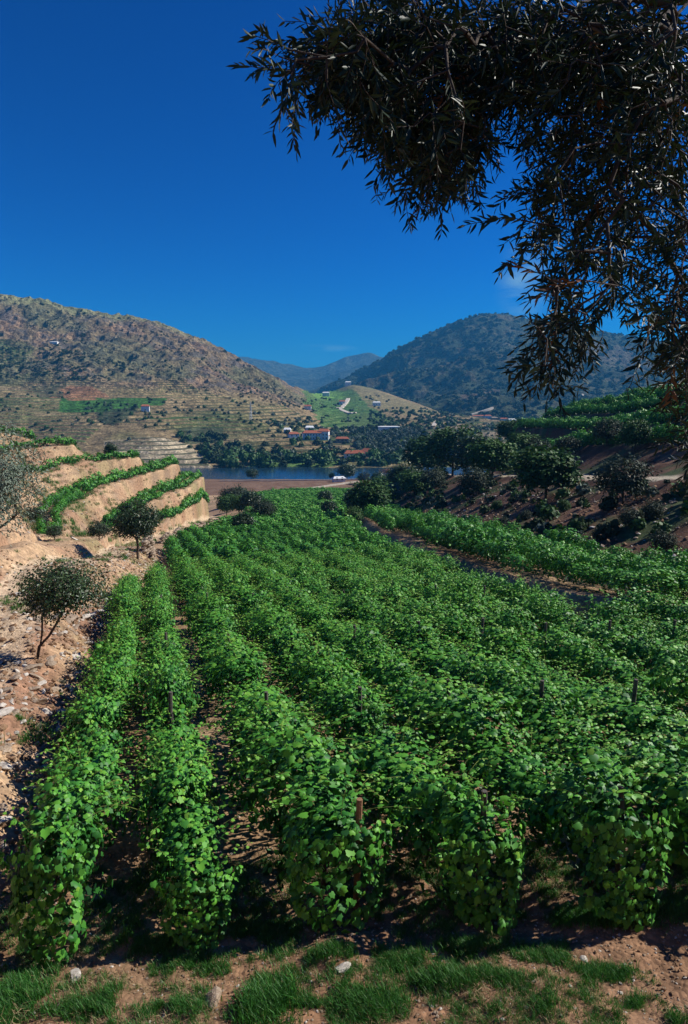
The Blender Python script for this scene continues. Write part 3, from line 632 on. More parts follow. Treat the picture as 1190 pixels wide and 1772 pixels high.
# ------------------------------------------------------------------ grapevines
LEAFV = np.array([(0, .3, .04), (0, 0, 0), (-.28, -.12, -.08), (-.5, .12, -.16), (-.43, .30, -.1), (-.46, .60, -.15), (-.25, .68, -.06), (0, 1.0, -.14), (.25, .68, -.06), (.46, .60, -.15), (.43, .30, -.1), (.5, .12, -.16), (.28, -.12, -.08)], float)
LEAFV[:, 1] -= .1
LEAFF = np.array([(0, k, k+1) for k in range(1, 12)]+[(0, 12, 1)])[:, ::-1]
LEAF2V = np.array([(0, 0, 0), (-.5, .25, -.1), (-.35, .7, -.12), (0, .95, -.1), (.35, .7, -.12), (.5, .25, -.1)], float); LEAF2F = np.array([(0, 5, 4), (0, 4, 3), (0, 3, 2), (0, 2, 1)])
def unit(v): return v/np.maximum(np.linalg.norm(v, axis=-1, keepdims=True), 1e-6)
def vine_foliage(seed, n, lsize, tv, tf, halfw=.47, length=1.6, shoots=12, cap=0):
    r = np.random.default_rng(seed)
    th = r.uniform(-.42*np.pi, 1.42*np.pi, n)                # mostly the top and flanks
    yy = r.uniform(-length/2, length/2, n)
    yy = yy*(.72+.28*r.random(n)); tap = 1-.42*np.abs(yy/(length/2))**2.2
    lump = tap + .50*vn(yy*1.9+seed, th*1.3, seed) + .2*vn(yy*5+seed, th*3, seed+3)
    rad = np.where(r.random(n) < .22, r.uniform(.2, .7, n), r.uniform(.66, 1.1, n))*lump
    cx, cz = np.cos(th), np.sin(th)
    skirt = 1+.45*(cz < -.2)*(vn(yy*2.5+seed, cx*2, seed+9) > -.35); pos = np.stack([cx*halfw*rad*(1+.3*(cz < 0)), yy, .93+cz*.50*rad*skirt], 1)
    nr = np.stack([cx*1.1, r.normal(0, .35, n), cz+.35], 1) + r.normal(0, .38, (n, 3))
    tip = np.stack([cx*.6, r.normal(0, .7, n), -1.0+.4*cz], 1) + r.normal(0, .3, (n, 3))
    sz = lsize*(.55+.85*r.random(n)**1.4)
    tint = np.clip(.35+.18*r.normal(0, 1, n)+.22*(cz*rad-.4)+.2*(r.random(n) < .05), 0, .95)  # darker inside and low in the canopy: shading painted into leaf tone
    if cap:   # the row's end hangs over and trails on the ground
        ph = r.uniform(-1.0, 1.0, cap); zz = r.uniform(0, 1, cap)**.8; w_ = halfw*(1.05-.35*(1-zz))*(1+.25*vn(ph*2, zz*3, seed))
        pos = np.vstack([pos, np.stack([np.sin(ph*1.5)*w_, -length/2+.22-np.cos(ph*1.5)*.40*(1-.45*zz**3)*(1+.4*vn(ph*3, zz*4, seed+1))*r.uniform(.7, 1.05, cap), .06+1.18*zz], 1)])
        nr = np.vstack([nr, np.stack([np.sin(ph*1.5), -np.cos(ph*1.5), .45+0*ph], 1)+r.normal(0, .4, (cap, 3))]); tip = np.vstack([tip, np.array([[0, -.2, -1.]])+r.normal(0, .35, (cap, 3))])
        sz = np.concatenate([sz, lsize*r.uniform(.6, 1.25, cap)]); tint = np.concatenate([tint, np.clip(r.normal(.42, .18, cap), 0, .95)])
    A = []; B = []
    for k in range(shoots):
        t0 = r.uniform(.05*np.pi, .95*np.pi); y0 = r.uniform(-length/2, length/2)
        p = np.array([math.cos(t0)*halfw*.8, y0, .95+math.sin(t0)*.42]); d = unit(np.array([math.cos(t0)*1.2, r.normal(0, .6), math.sin(t0)*.9+.1]))
        m = r.integers(4, 9); L = r.uniform(.06, .095); pp = []
        for j in range(m):
            q = p+d*L; A.append(p); B.append(q); p = q; d = unit(d+np.array([0, 0, -.16])+r.normal(0, .1, 3)); pp.append(p)
        pp = np.array(pp); m_ = len(pp)
        pos = np.vstack([pos, pp+r.normal(0, .015, (m_, 3))]); s_ = lsize*np.linspace(.95, .4, m_)*r.uniform(.8, 1.1, m_); sz = np.concatenate([sz, s_])
        sd_ = r.choice([-1, 1])*np.where(np.arange(m_) % 2, 1, -1)
        nr = np.vstack([nr, np.stack([r.normal(0, .5, m_), r.normal(0, .5, m_), np.ones(m_)], 1)])
        tip = np.vstack([tip, np.stack([sd_*1.0, r.normal(0, .8, m_), -.6*np.ones(m_)], 1)])
        tint = np.concatenate([tint, np.linspace(.5, .98, m_)+r.normal(0, .05, m_)])
    st = np.stack([r.uniform(.8, 1.15, len(pos)), r.uniform(.85, 1.15, len(pos)), r.uniform(-.6, 3.2, len(pos))], 1)
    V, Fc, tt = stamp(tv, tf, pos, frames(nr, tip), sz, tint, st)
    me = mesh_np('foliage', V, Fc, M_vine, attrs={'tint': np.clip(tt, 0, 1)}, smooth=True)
    cane = None
    if len(A):
        cv, cf = tubes(A, B, np.full(len(A), .004), np.full(len(A), .003), 3); cane = mesh_np('cane', cv, cf, M_cane)
    return me, cane
def vine_trunk(seed):
    r = np.random.default_rng(seed); P = [(0, 0, -.12)]
    for k in range(6): P.append((P[-1][0]+r.normal(0, .03), P[-1][1]+r.normal(0, .04), .02+k*.14))
    V, Fc = polytube(P, np.linspace(.04, .024, len(P)), 6)
    V = list(V); Fc = list(Fc)
    for s in (-1, 1):   # two arms along the wire
        q = [np.array(P[-1])]
        for k in range(4): q.append(q[-1]+np.array([r.normal(0, .03), s*.16, r.uniform(-.01, .06)]))
        v2, f2 = polytube(q, np.linspace(.022, .009, 5), 5); o_ = len(V); V += list(v2); Fc += [tuple(i+o_ for i in f) for f in f2]
    return mesh_py('trunk', V, Fc, M_bark, True)
NV = 10
vine_near = [vine_foliage(100+k, 960, .088, LEAFV, LEAFF, shoots=20) for k in range(NV)]
vine_end = [vine_foliage(150+k, 1050, .088, LEAFV, LEAFF, cap=420, shoots=16) for k in range(4)]
vine_mid = [vine_foliage(200+k, 620, .115, LEAF2V, LEAF2F, shoots=6) for k in range(6)]
vine_far = [vine_foliage(300+k, 300, .155, LEAF2V, LEAF2F, halfw=.42, shoots=0) for k in range(5)]
vine_low = [vine_foliage(350+k, 110, .26, LEAF2V, LEAF2F, halfw=.46, shoots=0) for k in range(4)]
trunks = [vine_trunk(400+k) for k in range(5)]
UX, UY = -.279, .960                       # direction of the main rows
def ROWC(i): return (-1.17, .21)[i] if i < 2 else 2.12 + 1.80*(i-2)
vines = []  # (x, y, angle, row no, kind)
XT = lambda nm, y: np.interp(y, _yt, _XT[names.index(nm)])
for r_i in range(0, 58):
    c = ROWC(r_i); u = 6.2; j = 0
    while u < 320:
        x = c*UY + u*UX; y = c*.279 + u*UY
        wob = .12*vn(u*.15, r_i*3.3, 8) + .13*vn(u*1.9, r_i*2.1, 18)
        if y > (8.3, 8.5, 8.6, 8.5, 8.5)[min(r_i, 4)]+.15*vn(r_i*1.7, 0, 4)*(r_i > 4) and y < 300:
            el = XT('EL', y)+.5; sl = XT('SL', y)-.5
            end = True
            if y > 245: # far end of the field follows the pale track obliquely
                end = y < 287 + (x+38)*1.05
            if el < x < sl and end and not (u > 10 and vn(u*2.3, r_i*4.1, 28) > .72): vines.append((x+wob, y, math.atan2(.279, .960)+.16*vn(u*3.1, r_i*1.7, 2), r_i, 'field'))
        u += (.1 if y < 9.3 and not (vines and vines[-1][3] == r_i) else 1.22) if y < 120 else 1.5; j += 1
# strip beside the slope: rows that follow its foot
for k in range(9):
    y = 14.0
    while y < 205:
        a_, b_ = XT('SU', y)+.5, XT('BS', y)-.3; x = b_ - 1.5*k - .5
        if x > a_ and not (y < 26 and vn(x*.7, y*.4, 6) > .2): vines.append((x+.1*vn(y*.2, k, 3), y, .03, 100+k, 'strip'))
        y += 1.25 if y < 100 else 1.6
# two fields of the far end and terraces
def along(nm_a, nm_b, y0, y1, nrow, step, kind, inset=.5):
    for k in range(nrow):
        y = y0
        while y < y1:
            xa, xb = XT(nm_a, y), XT(nm_b, y); xa2, xb2 = XT(nm_a, y+.8), XT(nm_b, y+.8)
            f = (k+.5)/nrow; x = xa+(xb-xa)*f; x2 = xa2+(xb2-xa2)*f; d = math.hypot(x2-x, .8)
            vines.append((x+.1*vn(y*.3, k, 3), y, math.atan2(-(x2-x), .8), 200+k, kind)); y += step*.8/d
for nm, B, nr in (('L1', B1, 2), ('L2', B2, 2), ('L3', B3, 2), ('L4', B4, 1), ('L5', B5, 1), ('L6', B6, 1)):
    y0 = min(B)[0]+.5; y1 = max(B)[0]+(10 if nm in ('L1', 'L2', 'L3') else 10)
    along(nm+'b', nm, y0, y1, nr, 1.1, 'left_terrace')
for nm, y0, y1 in (('R1', 70, 140), ('R2', 80, 194), ('R3', 90, 199), ('R4', 100, 205), ('R5', 120, 190)):
    along(nm, nm+'b', y0, y1, 3, 1.1, 'right_terrace')
VA = np.array([(v[0], v[1], v[2], v[3]) for v in vines]); kinds = np.array([v[4] for v in vines])
VZ = ground(VA[:, 0], VA[:, 1])
P3 = np.stack([VA[:, 0], VA[:, 1], VZ], 1); ppx, prow, dep = to_px(P3+np.array([0, 0, .9]))
# the biggest in view are individuals
vis = (ppx > -40) & (ppx < W_PX+40) & (dep > 0) & (kinds == 'field')
order = np.argsort(np.where(vis, dep, 1e9)); NEARN = 298
chosen = sorted(order[:NEARN], key=lambda i: (VA[i, 3], VA[i, 1]))
rowcount = {}; trng = random.Random(3)
for i in chosen:
    row = int(VA[i, 3]); rowcount[row] = rowcount.get(row, 0)+1; nth = rowcount[row]
    lab = 'leafy green grapevine, %s from the near end of the %s row from the left bank' % (ordinal(nth), ordinal(row+1))
    if nth == 1: lab = 'leafy green grapevine at the near end of the %s row from the left bank' % ordinal(row+1)
    t = ob('grapevine', None, loc=P3[i], rot=(0, 0, VA[i, 2]+(math.pi if (trng.random() < .5 and nth > 1) else 0)), scale=(trng.uniform(.88, 1.22)*(1.28 if row > 1 else 1), trng.uniform(.95, 1.12), trng.choice((.72, .9, 1.0, 1.08, 1.2))*trng.uniform(.92, 1.06)))
    t.empty_display_size = .2
    tag(t, lab, 'grapevine', 'grapevines in the near rows of the field')
    k = trng.randrange(NV); vm_ = vine_end[k % 4] if (nth == 1 and P3[i][1] < 9.9) else vine_near[k]
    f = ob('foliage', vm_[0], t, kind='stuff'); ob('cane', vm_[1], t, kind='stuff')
    ob('trunk', trunks[trng.randrange(5)], t)
rest = np.setdiff1d(np.arange(len(VA)), np.array(chosen))
dr_ = dep[rest]; pick = np.where(dr_ < 38, rng.integers(0, 6, len(rest)), np.where(dr_ < 95, 6+rng.integers(0, 5, len(rest)), 11+rng.integers(0, 4, len(rest))))
keep = (ppx[rest] > -260) & (ppx[rest] < W_PX+200); rest = rest[keep]; pick = pick[keep]
rz = VA[rest, 2]+np.pi*rng.integers(0, 2, len(rest))
sc = np.stack([rng.uniform(.9, 1.15, len(rest)), rng.uniform(.95, 1.15, len(rest)), rng.choice([.7, .88, 1.0, 1.1, 1.25], len(rest))*rng.uniform(.92, 1.06, len(rest))], 1)
sc[(kinds[rest] == 'field'), 0] *= 1.28
sc *= (1+.16*vn(VA[rest, 0]*.22, VA[rest, 1]*.12, 91)+.10*vn(VA[rest, 0]*.9, VA[rest, 1]*.5, 92))[:, None]
sc[kinds[rest] == 'left_terrace'] *= .88
sc[kinds[rest] == 'right_terrace'] *= np.array([1.3, 1.1, 1.35])
sc[kinds[rest] == 'strip'] *= np.array([1.15, 1.0, 1.1])
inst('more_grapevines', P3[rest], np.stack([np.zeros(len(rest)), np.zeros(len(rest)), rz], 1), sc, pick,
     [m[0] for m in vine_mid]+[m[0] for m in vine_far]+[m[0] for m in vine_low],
     kind='stuff', label='further rows of green grapevines filling the valley floor and the terraces', category='grapevines')

# ------------------------------------------------------------------ posts
def post_mesh(h, r0, seed, mat):
    r = np.random.default_rng(seed); P = [(r.normal(0, .006), r.normal(0, .006), -.2+k*(h+.2)/5) for k in range(6)]
    V, Fc = polytube(P, r0*np.linspace(1.05, .92, 6), 8); return mesh_py('wooden_post', V, Fc, mat)
posts = [post_mesh(1.64, .045, 500+k, M_post) for k in range(3)]; post_b = post_mesh(1.62, .045, 510, M_post2)
def gz(x, y): return float(ground(x, y)[0])
def row_point(r_i, y):
    c = ROWC(r_i); u = (y-c*.279)/UY; return c*UY+u*UX
p0 = at(616, 1402, 7.55); x_, y_ = float(p0[0]), 7.95
o = ob('wooden_post', post_b, loc=(.17, 8.25, gz(.17, 8.25)), rot=(.02, .02, 0)); tag(o, 'short brown wooden post standing bare beside a vine at the front edge', 'post')
n_end = 0
for r_i in (3, 4, 5):
    y = 8.2; x = row_point(r_i, y)
    o = ob('wooden_post', posts[r_i % 3], loc=(x+.12, y, gz(x, y)), rot=(.03, -.02, r_i)); tag(o, 'dark grey wooden post at the near end of the %s vine row from the left' % ordinal(r_i+1), 'post', 'posts at the ends of the vine rows')
for r_i in range(1, 11):
    for q, y in enumerate((13.2, 19.5, 27.0)):
        x = row_point(r_i, y)
        if x > XT('SL', y)-1 or x < XT('EL', y)+.6: continue
        pp_, rr_, _ = to_px(np.array([x, y, gz(x, y)+1.7]))
        if not (-10 < pp_ < W_PX+10): continue
        o = ob('wooden_post', posts[(r_i+q) % 3], loc=(x+.05, y+.3*vn(r_i*1.3, q, 5), gz(x, y)+.03), rot=(.03*vn(r_i, q, 1), .04*vn(r_i, q, 2), r_i))
        tag(o, 'dark wooden post, %s one back among the vines of the %s row' % (ordinal(q+1), ordinal(r_i+1)), 'post', 'dark posts along the vine rows')

# ------------------------------------------------------------------ trees
def grow(trunk_pts, att, seg=.35, seed=0, up=0.0):
    """connect every attractor to the nearest branch node; returns nodes and parents"""
    nodes = [np.array(p, float) for p in trunk_pts]; par = [-1]+list(range(len(nodes)-1))
    arr = np.zeros((len(att)*6+len(nodes)+50, 3)); n = len(nodes); arr[:n] = nodes
    cost = np.zeros(len(arr)); 
    for k in range(1, n): cost[k] = cost[k-1]+np.linalg.norm(arr[k]-arr[k-1])
    top = arr[n-1]; order = np.argsort(np.linalg.norm(att-top, axis=1)); r = np.random.default_rng(seed); leafn = []
    lo = max(1, n//2)
    for i in order:
        a_ = att[i]; d = np.linalg.norm(arr[lo:n]-a_, axis=1); j = lo+int(np.argmin(d + .25*cost[lo:n]))
        L = np.linalg.norm(arr[j]-a_); m = max(1, min(5, int(L/seg))); prev = j; p0_ = arr[j]
        if n+m >= len(arr): break
        for q in range(1, m+1):
            t = q/m; p = p0_*(1-t)+a_*t + (r.normal(0, .08*L, 3) if q < m else 0) + np.array([0, 0, up*L*t*(1-t)])
            arr[n] = p; par.append(prev); cost[n] = cost[prev]+np.linalg.norm(p-arr[prev]); prev = n; n += 1
        leafn.append(prev)
    return arr[:n], np.array(par), np.array(leafn)
def wood(arr, par, r_tip, expo, name='trunk', mat=None, sides=5, rmax=None):
    n = len(arr); w = np.zeros(n); ch = np.zeros(n, int)
    for k in range(n):
        if par[k] >= 0: ch[par[k]] += 1
    w[ch == 0] = r_tip**expo
    for k in range(n-1, 0, -1): w[par[k]] += w[k]
    rad = w**(1/expo)
    if rmax: rad = np.minimum(rad, rmax)
    k = np.arange(1, n); A = arr[par[k]]; B = arr[k]
    k = np.where(par >= 0)[0]; A = arr[par[k]]; B = arr[k]; rb_ = rad[k]; ra = np.minimum(rad[par[k]], rb_*1.5)
    V, Fc = tubes(A, B, ra, rb_, sides); return mesh_np(name, V, Fc, mat or M_bark, smooth=True)
LANCE = np.array([(0, 0, 0), (-.5, .3, .04), (-.42, .65, .03), (0, 1, -.05), (.42, .65, .03), (.5, .3, .04)], float); LANCEF = np.array([(0, 5, 4), (0, 4, 3), (0, 3, 2), (0, 2, 1)])
def tree_mesh(seed, trunk_pts, crown_c, crown_r, n_att, n_leaf, lsize, aspect, mat, spread, r_tip=.008, shell=.55, tintb=.4):
    r = np.random.default_rng(seed); cc = np.array(crown_c); cr_ = np.array(crown_r)
    d = unit(r.normal(0, 1, (n_att*3, 3))); rad = r.uniform(shell, 1, len(d))**.6
    lump = 1+.30*vn(d[:, 0]*2.2+seed, d[:, 2]*2.2+d[:, 1]*1.7, seed)
    att = cc + d*rad[:, None]*lump[:, None]*cr_; att = att[(d[:, 2] > -.75)][:n_att]
    arr, par, leafn = grow(trunk_pts, att, .4*cr_.mean()/2, seed)
    wm = wood(arr, par, r_tip, 2.3)
    ends = arr[leafn]; i = r.integers(0, len(ends), n_leaf)
    pos = ends[i] + r.normal(0, spread, (n_leaf, 3)); out = unit((pos-cc)/cr_)
    nr = out*.8+np.array([0, 0, .5])+r.normal(0, .6, (n_leaf, 3)); tip = out+r.normal(0, .8, (n_leaf, 3))+np.array([0, 0, -.3])
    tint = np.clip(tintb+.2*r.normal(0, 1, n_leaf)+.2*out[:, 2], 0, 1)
    st = np.tile(np.array([aspect, 1, 1]), (n_leaf, 1))
    V, Fc, tt = stamp(LANCE, LANCEF, pos, frames(nr, tip), lsize*r.uniform(.65, 1.25, n_leaf), tint, st)
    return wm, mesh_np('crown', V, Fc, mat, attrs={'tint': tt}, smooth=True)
def plant(name, meshes, loc, rz, sc, label, cat, group=None):
    t = ob(name, None, loc=loc, rot=(0, 0, rz), scale=sc); tag(t, label, cat, group); t.empty_display_size = .5
    ob('trunk', meshes[0], t); ob('crown', meshes[1], t, kind='stuff'); return t
# small leaning tree on the stony left bank
bx, by, bz = on_ground(62, 1143); YT = by
q_ = lambda px, row, y: np.array(at(px, row, y)) - np.array([bx, by, bz])
w1, c1 = tree_mesh(61, [(0, 0, -.2), (.12, 0, .35), tuple(q_(85, 1100, YT)), tuple(q_(100, 1075, YT)), tuple(q_(112, 1050, YT))], tuple(q_(112, 1022, YT)), tuple(np.array([1.32, 1.1, .92])*YT/22), 170, 6800, .10, .45, M_almond, .19, .006, .25)
w1b = wood(*grow([(0.05, 0, -.1), tuple(q_(72, 1100, YT)), tuple(q_(73, 1065, YT)), tuple(q_(80, 1040, YT))], np.array([q_(80, 1020, YT)]), .5, 3)[:2], .03, 2.3)
t = plant('almond_tree', (w1, c1), (bx, by, bz), 0, 1, 'small leaning tree with two thin trunks on the stony left bank', 'tree'); ob('trunk', w1b, t)
# round dark tree standing on the ledge
bx, by, bz = on_ground(238, 968); k2_ = by/70
w2, c2 = tree_mesh(62, [(0, 0, -.4), (0, 0, .7), (.1, 0, 1.5), (0, 0, 2.3)], (.15, 0, 4.0), (2.4, 2.2, 1.9), 220, 9000, .26, .38, M_almond, .30, .02, .3, .3)
plant('olive_tree', (w2, c2), (bx, by, bz), 0, k2_, 'dark round tree on the ledge where the dirt path bends', 'tree')
# silvery olive at the left edge of the picture
lx, ly = -7.75, 14.2; lz = gz(lx, ly)
w3, c3 = tree_mesh(63, [(0, 0, -.3), (-.05, 0, 1.0), (.05, 0, 2.2), (.1, 0, 3.2)], (.15, 0, 6.05-.0), (1.4, 1.4, 1.3), 300, 15000, .08, .26, M_grey, .15, .005, .1, .6)
plant('olive_tree', (w3, c3), (lx, ly, -1.9-6.05), 0, 1, 'silvery olive tree cut off by the left edge of the view', 'tree')
# generic crowns for the trees further off
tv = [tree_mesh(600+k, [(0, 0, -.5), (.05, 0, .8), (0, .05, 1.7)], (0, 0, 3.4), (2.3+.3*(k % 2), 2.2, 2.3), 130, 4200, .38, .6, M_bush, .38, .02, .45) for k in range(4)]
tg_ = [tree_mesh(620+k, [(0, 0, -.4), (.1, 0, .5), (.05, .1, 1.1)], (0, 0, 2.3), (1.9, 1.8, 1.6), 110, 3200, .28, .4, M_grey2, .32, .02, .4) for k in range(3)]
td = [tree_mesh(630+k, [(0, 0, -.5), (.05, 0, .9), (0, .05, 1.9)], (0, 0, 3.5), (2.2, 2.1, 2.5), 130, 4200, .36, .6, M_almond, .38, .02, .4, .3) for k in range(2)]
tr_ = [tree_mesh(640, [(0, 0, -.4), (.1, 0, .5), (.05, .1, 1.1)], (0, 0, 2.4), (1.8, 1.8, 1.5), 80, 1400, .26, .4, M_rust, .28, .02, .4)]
SETS = {'b': tv, 'g': tg_, 'd': td, 'r': tr_}
def put_tree(px, row_base, y, h, kind, label, name='tree', group=None, seed=0, w=1.0):
    hx, hy, hz = on_ground(px, row_base)
    if .55 < hy/y < 1.7 and y < 240: h *= hy/y; y = hy
    p = at(px, row_base, y); x = float(p[0]); z = gz(x, y); s = SETS[kind]; m = s[seed % len(s)]; H = {'b': 5.6, 'g': 3.9, 'd': 5.9, 'r': 4.0}[kind]
    return plant(name, m, (x, y, z), seed*1.7, (h/H*w, h/H*w, h/H), label, 'tree' if h > 2.4 else 'bush', group)
near_trees = [
 (943, 868, 78, 6.6, 'b', 'round green tree halfway up the shaded right slope below the track'),
 (1078, 872, 62, 4.4, 'g', 'grey olive tree on the shaded right slope at the far right'),
 (820, 858, 95, 4.2, 'g', 'pale olive tree on the upper shaded slope left of the round tree'),
 (748, 850, 128, 4.6, 'g', 'silvery olive tree under the dark row of trees on the right slope'),
 (716, 862, 140, 6.0, 'b', 'bright green rounded tree at the left foot of the dark trees'),
 (700, 830, 190, 8.5, 'd', 'dark tree at the left end of the tree belt above the slope'),
 (740, 826, 180, 11.5, 'b', 'tall dense tree, second from the left in the tree belt'),
 (782, 824, 168, 12.0, 'b', 'tall dense tree in the middle of the tree belt'),
 (822, 826, 158, 10.5, 'd', 'tall dark tree right of the middle of the tree belt'),
 (852, 832, 128, 8.0, 'b', 'green tree leaning over the bend of the track'),
 (845, 800, 200, 8.5, 'd', 'tall dark tree behind the bend of the track'),
 (880, 800, 190, 6.5, 'b', 'broad green tree behind the bend of the track'),
 (905, 806, 160, 8.0, 'b', 'bushy green tree below the lowest right terrace'),
 (895, 822, 130, 4.2, 'g', 'small silvery olive tree beside the track bend'),
 (930, 796, 128, 4.4, 'g', 'silvery olive tree in front of the lowest right terrace'),
 (982, 792, 112, 3.6, 'g', 'small grey olive tree at the end of the lowest right terrace'),
 (1050, 775, 115, 4.6, 'g', 'grey olive tree standing among the middle right terraces'),
 (1098, 782, 98, 4.6, 'b', 'light green spreading tree on the right terraces'),
 (668, 836, 210, 5.0, 'r', 'reddish-brown leafed tree beside the river end of the belt'),
 (680, 850, 170, 5.5, 'd', 'dark tree at the near left foot of the tree belt'),
 (690, 842, 215, 6.5, 'b', 'low spreading green tree hiding the right end of the river'),
 (722, 838, 205, 5.5, 'd', 'low dark bush between the trunks of the tree belt'),
 (760, 836, 180, 4.5, 'b', 'low green bush under the tallest trees of the belt'),
 (655, 845, 225, 5.5, 'd', 'dark bush by the river below the tree belt'),
 (672, 822, 250, 9.0, 'b', 'rounded green tree on the river bank left of the belt'),
 (640, 893, 125, 7.0, 'b', 'large round bushy tree standing at the edge of the vineyard'),
 (618, 890, 128, 5.2, 'd', 'dark bush joined to the left of the large round bushy tree'),
 (612, 912, 105, 3.0, 'b', 'low green bush under the large round bushy tree'),
 (562, 876, 175, 4.4, 'd', 'dark upright bush inside the far vineyard, upper one'),
 (569, 896, 150, 4.0, 'd', 'dark upright bush inside the far vineyard, lower one'),
 (600, 832, 352, 9.0, 'd', 'dark tree on the river bank beside the white hut'),
 (630, 838, 330, 6.0, 'g', 'grey bush on the river bank right of the white hut'),
 (436, 838, 350, 6.0, 'd', 'lone dark bush at the edge of the river'),
 (574, 834, 349, 3.6, 'd', 'small bush on the river bank left of the white hut'),
 (415, 872, 150, 4.0, 'd', 'dark bush at the foot of the left spur, leftmost of its row'),
 (434, 886, 138, 4.6, 'd', 'dark bush at the foot of the left spur, middle of its row'),
 (456, 902, 128, 4.4, 'g', 'grey-green bush at the foot of the left spur, rightmost of its row'),
 (421, 926, 112, 4.0, 'd', 'dark little tree above the left vineyard edge by the ledge end'),
 (402, 884, 134, 5.2, 'g', 'grey olive tree at the tip of the left terraces'),
 (414, 890, 128, 3.6, 'b', 'small green bush right of the olive at the left terraces tip'),
 (392, 893, 126, 4.2, 'b', 'round green bush at the outer tip of the left terraces'),
 (20, 735, 150, 6.5, 'd', 'dark tree on the skyline of the left terraces'),
 (45, 742, 146, 4.0, 'g', 'grey bush beside the dark tree above the left terraces'),
 (104, 750, 135, 3.0, 'g', 'grey bush on the top left terrace'),
 (192, 792, 118, 2.6, 'd', 'dark little bush on the fourth left terrace'),
 (62, 910, 72, 2.0, 'g', 'low grey bush left of the looping left terrace'),
 (95, 935, 66, 1.5, 'g', 'tiny grey bush on the sandy slope below the left terrace'),
 (172, 935, 66, 2.0, 'g', 'pale willowy shrub at the lower end of the left terraces'),
]
for k, (px, rb_, y, h, kd, lab) in enumerate(near_trees):
    put_tree(px, rb_, y, h*.92, kd, lab, 'olive_tree' if kd == 'g' and h > 2.4 else ('bush' if h < 3.2 else 'tree'), None, k, 1.35 if (kd in 'bd' and h > 5) else 1.15)
# ferny shrubs on the shaded slope
for k, (px, row, y) in enumerate([(1000, 930, 50), (1040, 935, 45), (1090, 905, 45), (860, 880, 80), (910, 905, 65), (1130, 880, 45), (975, 900, 60), (870, 930, 66), (1150, 935, 38), (770, 880, 100), (1010, 860, 66)]):
    p = at(px, row, y); x = float(p[0]); x = max(x, float(XT('BS', y))+1)
    o = plant('shrub', tg_[k % 3] if k % 3 else tv[k % 4], (x, y, gz(x, y)-.3), k*2.1, .22+.08*(k % 3), 'low feathery shrub on the shaded right slope, number %s counted from the lower right end' % ordinal(k+1), 'shrub', 'low shrubs on the shaded right slope')

